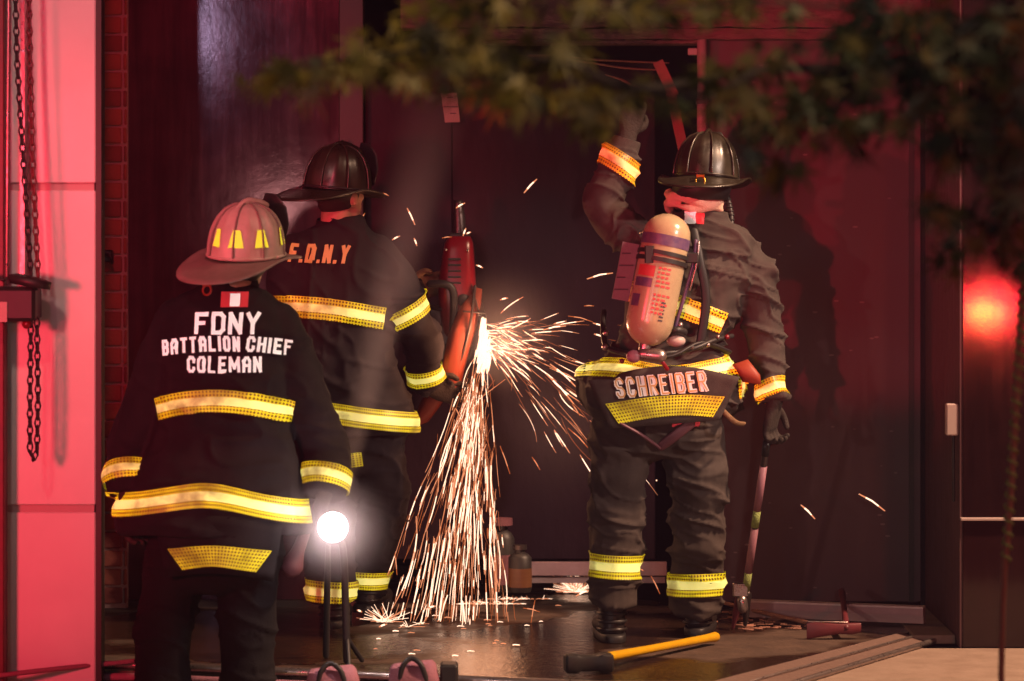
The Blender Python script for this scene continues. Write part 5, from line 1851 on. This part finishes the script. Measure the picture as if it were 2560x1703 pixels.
# yellow-brown glove tucked at the hip
gl = MB()
gl.loft([(at(740, 362, D3 - .13), V(.03, 0, .01), V(0, .02, 0), 3), (at(748, 372, D3 - .14), V(.045, 0, -.01), V(0, .022, 0), 3), (at(752, 383, D3 - .14), V(.035, 0, -.005), V(0, .02, 0), 3)], 16)
tag(gl.build('spare_glove', M['orange']), 'orange-brown glove tucked at the right hip of the firefighter with the tank', 'glove')

# ------------------------------------------------------------------ halligan / hook held in the right hand
hb = thing('pry_bar', 'long pry bar with green and pink wrapped shaft standing under the right glove', 'pry bar', at(743, 628, 12.33))
s0_, s1__ = at(771, 412, 12.02), at(746, 590, 12.26)
sh_d = (s1__ - s0_)
MB().tube([s0_, s0_.lerp(s1__, .5), s1__], .013, n=12).build('shaft', M['dark_steel'], hb)
for (a, b, m) in ((.16, .24, 'black'), (.30, .55, 'pink_sleeve'), (.55, .64, 'stake_green'), (.65, .90, 'pink_sleeve'), (.90, 1.0, 'stake_green')):
    MB().tube([s0_.lerp(s1__, a), s0_.lerp(s1__, b)], .0148, n=12, round_ends=False).build('grip_wrap', M[m], hb)
MB().box(at(733, 597, 12.24), at(748, 583, 12.24) + V(0, .035, 0), bev=.004).build('adze', M['steel'], hb, smooth=False)
for (x0, x1) in ((740, 733), (747, 745)):
    e0, e1 = at(x0, 595, 12.27), at(x1, 629, 12.3)
    e1.z = .004
    MB().tube([e0, e0.lerp(e1, .5), e1], [.018, .014, .006], n=8, flat=.7).build('fork', M['dull_red'] if x0 == 740 else M['dark_steel'], hb)
MB().tube([at(742, 600, 12.25), at(743, 608, 12.25)], .020, n=10).build('collar', M['steel'], hb)

# ==================================================================== SPARKS
def spark_tube(mb, pts, r, mi):
    r *= .92
    n = 4
    vs, fs = [], []
    m = len(pts)
    for i, p in enumerate(pts):
        t = (pts[min(i + 1, m - 1)] - pts[max(i - 1, 0)]).normalized()
        u = t.orthogonal().normalized()
        w_ = t.cross(u)
        k = r * (.25 + .75 * math.sin(math.pi * min(1, (i + .6) / m)) ** .6)
        for j in range(n):
            a = math.pi / 2 * j
            vs.append(p + (u * math.cos(a) + w_ * math.sin(a)) * k)
    for i in range(m - 1):
        for j in range(n):
            fs.append((i * n + j, i * n + (j + 1) % n, (i + 1) * n + (j + 1) % n, (i + 1) * n + j))
    fs += [(3, 2, 1, 0), tuple((m - 1) * n + j for j in range(n))]
    mb.add(vs, fs, mi)
    # the spark cools along its path
    nf_, c_ = len(fs), 0
    for i in range(m - 1):
        t = i / max(1, m - 2)
        k = min(2, mi + (1 if (t < .15 or t > .8) and m > 4 else 0))
        for j in range(n):
            mb.mi[len(mb.mi) - nf_ + c_] = k
            c_ += 1


sr = random.Random(11)
sp = MB()
src = at(482, 352, 12.55)


def fly(p0, v0, ta, tb, r, mi, drag=0.0, g=9.8, seg=6, floor=.006):
    pts = []
    wig = V(sr.gauss(0, 1), sr.gauss(0, .5), 0) * 20
    mid_ = (ta + tb) / 2
    for i in range(seg + 1):
        t = ta + (tb - ta) * i / seg
        e = (1 - math.exp(-drag * t)) / drag if drag else t
        q = p0 + v0 * e + V(0, 0, -.5 * g * t * t) + wig * (t - mid_) ** 2
        if q.z < floor:
            if i > 1:
                q.z = floor
                pts.append(q)
            break
        pts.append(q)
    if len(pts) > 2:
        spark_tube(sp, pts, r, mi)


def pick():
    k = sr.random()
    return (0, sr.uniform(.0013, .0042)) if k < .46 else ((1, sr.uniform(.0011, .0019)) if k < .76 else (2, sr.uniform(.0009, .0015)))


# dense curtain falling from the cut
for i in range(430):
    ang = sr.uniform(-27, 8) if sr.random() < .45 else sr.gauss(-8, 6)
    sp0 = sr.uniform(2.6, 5.2)
    o_ = src + V(sr.uniform(-.035, .025), sr.uniform(-.03, .03), sr.uniform(-.04, .02))
    v = V(math.sin(R(ang)) * sp0, sr.gauss(-.25, .25), -math.cos(R(ang)) * sp0)
    T_ = (-sp0 + math.sqrt(sp0 ** 2 + 2 * 9.8 * o_.z)) / 9.8
    ta = T_ * sr.random() ** .85
    L_ = sr.choice((sr.uniform(.03, .10), sr.uniform(.08, .20), sr.uniform(.16, .36))) / (sp0 + 9.8 * ta)
    mi, r_ = pick()
    if sr.random() < .012:
        mi = 2
    fly(o_, v, ta, ta + L_, r_, mi, seg=5)
# a few long thin threads
for i in range(34):
    ang = sr.uniform(-22, 6)
    sp0 = sr.uniform(3, 5)
    v = V(math.sin(R(ang)) * sp0, sr.gauss(-.2, .2), -math.cos(R(ang)) * sp0)
    ta = sr.uniform(.02, .09)
    fly(src, v, ta, ta + sr.uniform(.04, .08), .0011, sr.choice((1, 2)), seg=7)
# fan thrown to the right
fan0 = at(486, 340, 12.55)
for i in range(150):
    ang = sr.gauss(-16, 24)
    if ang > 62 or ang < -75:
        continue
    sp0 = sr.uniform(1.8, 5.0)
    v = V(math.cos(R(ang)) * sp0, sr.gauss(-.7, .5), math.sin(R(ang)) * sp0 + .3)
    ta = sr.random() ** 1.6 * .085
    mi, r_ = pick()
    fly(fan0 + V(sr.uniform(-.02, .01), 0, sr.uniform(-.05, .07)), v, ta, ta + sr.uniform(.012, .045), r_ * .85, mi, drag=4.5, seg=6)
for i in range(60):
    ang = sr.uniform(-62, 22)
    sp0 = sr.uniform(4.0, 7.5)
    v = V(math.cos(R(ang)) * sp0, sr.gauss(-.5, .4), math.sin(R(ang)) * sp0)
    ta = sr.uniform(.03, .13)
    mi, r_ = pick()
    fly(fan0, v, ta, ta + sr.uniform(.015, .05), r_ * .8, mi, drag=5.0, seg=7)
# the white-hot core
for i in range(240):
    t = sr.random()
    x = 484 - 10 * t * sr.random() + sr.uniform(-2, 2) + 5 * t
    y = 317 + 43 * t
    p = at(x + sr.uniform(-4, 6) * t, y, 12.55 + sr.uniform(-.02, .02))
    spark_tube(sp, [p, p + V(-.004, 0, -.025), p + V(-.010, 0, -.055)], .005, 0)
# bounce at the floor
for (px, py, w_, n_, hgt) in ((384, 624, 6, 46, .085), (407, 629, 6, 8, .03), (488, 606, 24, 60, .025), (510, 601, 24, 40, .02), (576, 594, 8, 90, .10), (420, 626, 4, 6, .02)):
    d = 5107 / (py - 214)
    for i in range(n_):
        b_ = at(px + sr.gauss(0, w_ * .5), py, d)
        b_.z = .008
        a = sr.uniform(0, math.pi)
        L_ = sr.uniform(.3, 1) * hgt
        k = V(math.cos(a) * L_ * 1.3, sr.uniform(-.02, .02), math.sin(a) * L_)
        spark_tube(sp, [b_, b_ + k * .5, b_ + k + V(0, 0, -.004)], sr.uniform(.0010, .0020), 0 if sr.random() < .6 else 1)
    for i in range(n_ // 3):
        b_ = at(px + sr.uniform(-w_, w_) * 1.4, py + sr.uniform(-2, 5), d)
        b_.z = .008
        spark_tube(sp, [b_, b_ + V(sr.uniform(.01, .02), 0, .002), b_ + V(sr.uniform(.022, .05), 0, .001)], sr.uniform(.0012, .0026), sr.choice((0, 0, 1)))
# loose sparks read one by one off the photograph
loose = [((524, 193), (537, 179), 0), ((456, 208), (465, 203), 0), ((407, 208), (415, 225), 0), ((392, 240), (400, 236), 0), ((414, 238), (417, 246), 0), ((383, 193), (389, 196), 1),
         ((361, 220), (365, 213), 1), ((587, 279), (613, 273), 0), ((568, 316), (593, 322), 1), ((593, 323), (606, 328), 0), ((594, 334), (603, 337), 0), ((543, 330), (566, 326), 0),
         ((584, 306), (594, 306), 1), ((801, 505), (815, 519), 0), ((859, 494), (885, 511), 0), ((568, 428), (590, 450), 1), ((546, 374), (574, 404), 0), ((550, 364), (577, 388), 0),
         ((595, 434), (601, 440), 0), ((598, 443), (605, 456), 1), ((651, 576), (660, 594), 1), ((532, 457), (540, 470), 1), ((500, 446), (510, 474), 1), ((463, 236), (466, 228), 0),
         ((466, 234), (471, 232), 0), ((476, 265), (483, 268), 0), ((442, 238), (452, 237), 1), ((576, 596), (590, 590), 0), ((428, 608), (436, 606), 0), ((379, 627), (387, 624), 0),
         ((531, 623), (535, 600), 1), ((523, 608), (540, 612), 1), ((640, 569), (644, 571), 1), ((572, 404), (580, 416), 1), ((560, 371), (577, 381), 1), ((395, 553), (397, 575), 1),
         ((357, 610), (362, 612), 0), ((345, 596), (350, 600), 0), ((500, 300), (508, 298), 0), ((656, 480), (657, 481), 0), ((740, 280), (741, 281), 2)]
for (a, b, mi) in loose:
    p, q = at(a[0], a[1], 12.45), at(b[0], b[1], 12.45)
    if p.z < .01 or q.z < .01:
        d = 5107 / (max(a[1], b[1]) - 214) - .02
        p, q = at(a[0], a[1], d), at(b[0], b[1], d)
    mid = p.lerp(q, .5) + V(0, 0, (q - p).length * .05)
    spark_tube(sp, [p, p.lerp(mid, .5), mid, mid.lerp(q, .5), q], (.0044, .0028, .0016)[mi], mi)
for i in range(26):       # embers on the wet floor
    px, py = sr.uniform(370, 560), sr.uniform(606, 660)
    d = 5107 / (py - 214)
    b_ = at(px, py, d)
    b_.z = .007
    spark_tube(sp, [b_, b_ + V(.008, 0, .002), b_ + V(sr.uniform(.012, .03), 0, 0)], sr.uniform(.002, .0035), sr.choice((0, 1, 1)))
so = sp.build('sparks', [M['hot'], M['warm'], M['cool']], smooth=False)
so['kind'] = 'stuff'
so['label'] = 'shower of white and orange sparks falling from the saw to the wet floor'
so['category'] = 'sparks'
lamp('spark_light', 'POINT', src + V(.06, -.12, .02), src, 12, (1.0, 0.45, 0.22), 0.05)
lamp('spark_light', 'POINT', at(480, 560, 12.4), src, 2.2, (1.0, 0.42, 0.20), 0.16)

# ==================================================================== smoke puffs, and a lamp beam shaped as a smoke volume
def smoke(name, secs, dens, label, col=(0.8, 0.68, 0.72), puff=False):
    m = bpy.data.materials.new(name)
    m.use_nodes = True
    t = m.node_tree
    t.nodes.remove(t.nodes['Principled BSDF'])
    p = t.nodes.new('ShaderNodeVolumePrincipled')
    p.inputs['Color'].default_value = (*col, 1)
    p.inputs['Density'].default_value = dens
    p.inputs['Anisotropy'].default_value = 0.0
    t.links.new(p.outputs[0], t.nodes['Material Output'].inputs['Volume'])
    if puff:      # thins out towards its rim
        tc = t.nodes.new('ShaderNodeTexCoord')
        sb = t.nodes.new('ShaderNodeVectorMath')
        sb.operation = 'DISTANCE'
        sb.inputs[1].default_value = (.5, .5, .5)
        t.links.new(tc.outputs['Generated'], sb.inputs[0])
        mr = t.nodes.new('ShaderNodeMapRange')
        mr.inputs[1].default_value = 0
        mr.inputs[2].default_value = .48
        mr.inputs[3].default_value = 1
        mr.inputs[4].default_value = 0
        t.links.new(sb.outputs['Value'], mr.inputs[0])
        pw = t.nodes.new('ShaderNodeMath')
        pw.operation = 'POWER'
        pw.inputs[1].default_value = 2.0
        t.links.new(mr.outputs[0], pw.inputs[0])
        mu = t.nodes.new('ShaderNodeMath')
        mu.operation = 'MULTIPLY'
        mu.inputs[1].default_value = dens
        t.links.new(pw.outputs[0], mu.inputs[0])
        t.links.new(mu.outputs[0], p.inputs['Density'])
    o = MB().loft(smooth_secs(secs, 3), 24).build(name, m)
    o['kind'] = 'stuff'
    o['label'] = label
    o['category'] = 'smoke'
    return o


def ssec(px, py, hw, d, dep):
    return (at(px, py, d), V(hw * d / FPX, 0, 0), V(0, dep, 0), 2)


def wisp(p0, p1, r0, r1, dens, label):
    """lamp beam shaped as a smoke volume along a slanting line, thinning out from its middle to its sides and ends"""
    m = bpy.data.materials.new('beam_smoke')
    m.use_nodes = True
    t = m.node_tree
    N, L = t.nodes, t.links
    N.remove(N['Principled BSDF'])
    p = N.new('ShaderNodeVolumePrincipled')
    p.inputs['Color'].default_value = (0.80, 0.70, 0.78, 1)
    p.inputs['Anisotropy'].default_value = 0
    L.new(p.outputs[0], N['Material Output'].inputs['Volume'])
    ax_ = (p1 - p0)
    ln = ax_.length
    ax_ = ax_ / ln
    o = MB().loft([(p0.lerp(p1, k / 8), V(r0 + (r1 - r0) * k / 8, 0, 0), V(0, (r0 + (r1 - r0) * k / 8), 0), 2) for k in range(9)], 20).build('smoke', m)
    loc = WORLD[o.name]

    def mth(op, a, b=None, c=None):
        n = N.new('ShaderNodeMath')
        n.operation = op
        for k, x in enumerate((a, b, c)):
            if x is None:
                continue
            if isinstance(x, (int, float)):
                n.inputs[k].default_value = x
            else:
                L.new(x, n.inputs[k])
        return n.outputs[0]
    tc = N.new('ShaderNodeTexCoord')
    sub = N.new('ShaderNodeVectorMath')
    sub.operation = 'SUBTRACT'
    L.new(tc.outputs['Object'], sub.inputs[0])
    sub.inputs[1].default_value = p0 - loc
    dot = N.new('ShaderNodeVectorMath')
    dot.operation = 'DOT_PRODUCT'
    L.new(sub.outputs[0], dot.inputs[0])
    dot.inputs[1].default_value = ax_
    ln2 = N.new('ShaderNodeVectorMath')
    ln2.operation = 'LENGTH'
    L.new(sub.outputs[0], ln2.inputs[0])
    tt = mth('DIVIDE', dot.outputs['Value'], ln)
    rad = mth('SQRT', mth('MAXIMUM', mth('SUBTRACT', mth('POWER', ln2.outputs['Value'], 2.0), mth('POWER', mth('ABSOLUTE', dot.outputs['Value']), 2.0)), 0.0))
    x = mth('DIVIDE', rad, mth('MULTIPLY_ADD', tt, (r1 - r0) * .93, r0 * .93))
    side = mth('POWER', mth('MAXIMUM', mth('SUBTRACT', 1.0, mth('POWER', x, 2.0)), 0.0), 2.0)
    ends = mth('MULTIPLY', mth('MINIMUM', mth('MULTIPLY', tt, 12.0), 1.0), mth('MAXIMUM', mth('SUBTRACT', 1.0, mth('POWER', mth('MAXIMUM', tt, 0.0), 2.2)), 0.0))
    fade = mth('DIVIDE', 1.0, mth('MULTIPLY_ADD', tt, 1.6, 1.0))
    L.new(mth('MULTIPLY', mth('MULTIPLY', mth('MULTIPLY', side, ends), fade), dens), p.inputs['Density'])
    o['kind'] = 'stuff'
    o['label'] = label
    o['category'] = 'smoke'


wisp(at(335, 522, 11.45), at(445, 60, 11.7), .035, .20, 4.2, 'pale beam of the work lamp, shaped as smoke, slanting past the middle firefighter')
for (px, py, rr_, dn) in ((505, 330, .34, .9), (560, 430, .40, .35)):
    q = at(px, py, 12.5)
    smoke('smoke', [(q + V(0, 0, -rr_ * math.cos(R(a))), V(rr_ * math.sin(R(a)), 0, 0), V(0, rr_ * .8 * math.sin(R(a)), 0), 2) for a in (8, 30, 55, 90, 125, 150, 172)], dn, 'brownish smoke lit by the sparks ' + ('beside the saw blade' if py < 400 else 'lower down before the dark door'), puff=True)
for r_, dn in ((.24, 6.0),):  # smoke ball added to give the lamp its bloom
    q = at(334, 529, 10.95)
    smoke('smoke', [(q + V(0, 0, -r_ * math.cos(R(a))), V(r_ * math.sin(R(a)), 0, 0), V(0, r_ * .7 * math.sin(R(a)), 0), 2) for a in (8, 30, 55, 90, 125, 150, 172)], dn, 'added puff of smoke for the glow round the lit work lamp', puff=True)

hm = bpy.data.materials.new('veil_material')  # thin tinted volume added to lift the blacks like lens veil
hm.use_nodes = True
hm.node_tree.nodes.remove(hm.node_tree.nodes['Principled BSDF'])
hv = hm.node_tree.nodes.new('ShaderNodeVolumePrincipled')
hv.inputs['Color'].default_value = (0.90, 0.58, 0.98, 1)
hv.inputs['Density'].default_value = VEIL_HAZE
hm.node_tree.links.new(hv.outputs[0], hm.node_tree.nodes['Material Output'].inputs['Volume'])
hz = MB().box((-14, -17, -1.1), (14, 5, 7.5)).build('added_haze', hm, smooth=False)
hz['kind'] = 'stuff'

# ==================================================================== tree in front, stake at the right
dk = 9.2
stk = thing('plant_stake', 'thin upright plant stake wound with green twine at the right edge', 'stake', at(1000, 700, dk))
sp_ = [at(1030, 200, dk), at(1020, 337, dk), at(1009, 519, dk), at(1003, 600, dk), V(px_x(999, dk), dk - 12, -.13)]
MB().tube(sp_, [.010, .010, .0095, .009, .009], n=10).build('pole', M['wood'], stk)
tw = []
for i in range(300):
    t = i / 299
    y = 250 + (562 - 250) * t
    x = 1026 + (1006 - 1026) * t
    c_ = at(x, y, dk)
    a = i * .55
    tw.append(c_ + V(math.cos(a) * .0125, math.sin(a) * .0125, 0))
MB().tube(tw, .0045, n=6, sub=1).build('twine', M['stake_green'], stk)

tree = thing('street_tree', 'dark leafy street tree whose branches hang from the right across the doorway', 'tree', (3.4, -4.6, -.13))
MB().tube([V(3.4, -4.6, -.13), V(3.36, -4.6, 1.4), V(3.2, -4.62, 2.8), V(2.9, -4.7, 4.0)], [.13, .11, .09, .05], n=16).build('trunk', M['bark'], tree)
DT = 7.1
branches = [
    [(1500, -80), (1180, 20), (1024, 45), (900, 66), (760, 70), (640, 88), (560, 62), (440, 50), (330, 62), (262, 70)],
    [(1180, 20), (1050, 30), (940, 20), (800, 4), (660, 8), (540, 6), (440, 2)],
    [(760, 70), (700, 96), (640, 90), (600, 84), (560, 72)],
    [(1100, 60), (1010, 90), (960, 130), (935, 180), (930, 220)],
    [(1040, 70), (1020, 140), (1012, 200), (1005, 240)],
    [(900, 66), (850, 100), (790, 120), (740, 140), (700, 150)],
    [(560, 62), (520, 74), (480, 92), (450, 100)],
    [(640, 88), (610, 104), (580, 112), (560, 120)],
]
br_pts = []
for bi, bb in enumerate(branches):
    P = [at(x, y, DT + .25 * math.sin(bi * 2.1 + i * .7)) for i, (x, y) in enumerate(bb)]
    n_ = len(P)
    r0 = .020 if bi == 0 else .008
    MB().tube(P, [max(.002, r0 * (1 - i / n_) ** 1.2) for i in range(n_)], n=8).build('branch', M['bark'], tree)
    br_pts.append(P)
MB().tube([V(3.20, -4.62, 2.8), V(2.8, -4.7, 2.6), br_pts[0][0]], [.05, .035, .02], n=10).build('branch', M['bark'], tree)


def leaf_mesh(name, m, seed):
    """five-pointed drooping leaf"""
    rr_ = random.Random(seed)
    pts = []
    spec = [(0, .0), (28, .42), (50, .80), (66, .46), (84, .62), (78, 1.02), (92, .60), (100, 1.25)]
    ang = [(-180, .06), (-132, .62), (-104, .20), (-80, 1.0), (-56, .26), (-42, .70), (-36, 1.12), (-16, .34), (0, 1.38), (16, .34), (36, 1.12), (42, .70), (56, .26), (80, 1.0), (104, .20), (132, .62)]
    vs = [V(0, 0, 0)]
    for a, r_ in ang:
        r_ *= rr_.uniform(.9, 1.1)
        x, y = math.sin(R(a)) * r_, math.cos(R(a)) * r_
        vs.append(V(x, y, -.25 * r_ * r_ + rr_.uniform(-.03, .03)))
    fs = [(0, i, i % 16 + 1) for i in range(1, 17)]  # star of thin lobes
    me = bpy.data.meshes.new(name)
    me.from_pydata([tuple(v) for v in vs], [], fs)
    me.materials.append(m)
    for p in me.polygons:
        p.use_smooth = True
    return me


def leaf_mat(name, a, b):
    m = mat(name, a, .5, vary=(1.6, b, .2))
    p = m.node_tree.nodes['Principled BSDF']
    p.inputs['Specular IOR Level'].default_value = .3
    return m


LM = [leaf_mesh('leaf_a', leaf_mat('lit_olive_leaf', (.115, .082, .012), (.14, .09, .014)), 1), leaf_mesh('leaf_b', leaf_mat('green_leaf', (.062, .050, .012), (.08, .058, .014)), 2),
      leaf_mesh('leaf_c', leaf_mat('rusty_leaf', (.085, .060, .012), (.07, .06, .012)), 3), leaf_mesh('leaf_d', leaf_mat('shaded_green_leaf', (.026, .034, .014), (.035, .042, .02)), 4)]
lr = random.Random(21)


def leaf_matrix(px, py, d, size):
    p = at(px, py, d)
    rot = Matrix.Rotation(lr.uniform(-.9, .9), 4, 'Y') @ Matrix.Rotation(R(lr.uniform(-125, -55)), 4, 'X') @ Matrix.Rotation(lr.uniform(-.7, .7), 4, 'Y')
    return Matrix.Translation(p) @ Matrix.Rotation(lr.uniform(-1.1, 1.1), 4, 'Z') @ rot @ Matrix.Scale(size, 4)


# (centre x, y, spread x, y, count, darkness: light and shade put into leaf colour)
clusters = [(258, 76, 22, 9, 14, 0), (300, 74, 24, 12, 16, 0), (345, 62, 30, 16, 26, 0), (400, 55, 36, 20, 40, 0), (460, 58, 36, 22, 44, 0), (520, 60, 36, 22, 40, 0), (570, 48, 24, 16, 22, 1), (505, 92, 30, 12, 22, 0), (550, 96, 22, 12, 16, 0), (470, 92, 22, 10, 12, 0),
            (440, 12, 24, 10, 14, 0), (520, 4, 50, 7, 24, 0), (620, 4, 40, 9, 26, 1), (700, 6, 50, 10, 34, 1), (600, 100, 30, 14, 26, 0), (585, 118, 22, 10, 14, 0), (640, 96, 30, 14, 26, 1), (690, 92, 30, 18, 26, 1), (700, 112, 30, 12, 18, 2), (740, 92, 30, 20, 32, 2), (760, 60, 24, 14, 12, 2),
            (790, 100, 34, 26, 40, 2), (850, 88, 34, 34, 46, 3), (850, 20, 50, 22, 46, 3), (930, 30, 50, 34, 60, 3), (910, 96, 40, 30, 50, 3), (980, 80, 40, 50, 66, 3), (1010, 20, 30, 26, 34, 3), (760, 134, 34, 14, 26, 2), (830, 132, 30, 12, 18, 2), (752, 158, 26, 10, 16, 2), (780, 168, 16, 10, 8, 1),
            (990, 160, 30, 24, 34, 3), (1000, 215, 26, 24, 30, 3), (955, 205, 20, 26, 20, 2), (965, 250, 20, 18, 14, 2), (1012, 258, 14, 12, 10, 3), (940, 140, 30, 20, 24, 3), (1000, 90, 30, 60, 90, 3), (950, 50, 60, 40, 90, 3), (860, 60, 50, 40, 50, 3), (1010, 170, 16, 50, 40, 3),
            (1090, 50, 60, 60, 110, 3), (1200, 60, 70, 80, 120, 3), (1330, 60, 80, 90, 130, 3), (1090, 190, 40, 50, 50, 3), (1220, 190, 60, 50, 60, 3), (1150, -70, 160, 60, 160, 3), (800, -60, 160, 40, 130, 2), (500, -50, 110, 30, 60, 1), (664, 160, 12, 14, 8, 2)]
items = []
for (cx_, cy_, sx_, sy_, n_, dk_) in clusters:
    for i in range(int(n_ * .62)):
        px, py = lr.gauss(cx_, sx_ * .6), lr.gauss(cy_, sy_ * .65)
        if 650 < px < 710 and 44 < py < 180 and lr.random() < .72:
            continue
        if (py > 112 and 690 < px < 745) or (py > 104 and 606 < px < 672) or (70 < py and 434 < px < 466 and lr.random() < .8):
            continue
        size = lr.uniform(.040, .064)
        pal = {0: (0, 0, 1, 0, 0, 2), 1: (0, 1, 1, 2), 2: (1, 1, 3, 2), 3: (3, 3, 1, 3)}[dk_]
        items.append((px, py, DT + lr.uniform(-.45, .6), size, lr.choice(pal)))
vis = [it for it in items if 0 < it[0] < 1024 and it[1] > -10]
vis.sort(key=lambda it: -it[3])
top = set(id(it) for it in vis[:300])
rest = MB()
troot = WORLD[tree.name]
lmats = [me.materials[0] for me in LM]
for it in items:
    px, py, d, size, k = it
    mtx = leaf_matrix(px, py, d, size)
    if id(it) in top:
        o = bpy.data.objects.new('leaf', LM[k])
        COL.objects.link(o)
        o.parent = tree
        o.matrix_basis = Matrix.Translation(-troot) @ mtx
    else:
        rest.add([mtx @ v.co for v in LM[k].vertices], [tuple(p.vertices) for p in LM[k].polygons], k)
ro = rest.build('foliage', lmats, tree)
ro['kind'] = 'stuff'
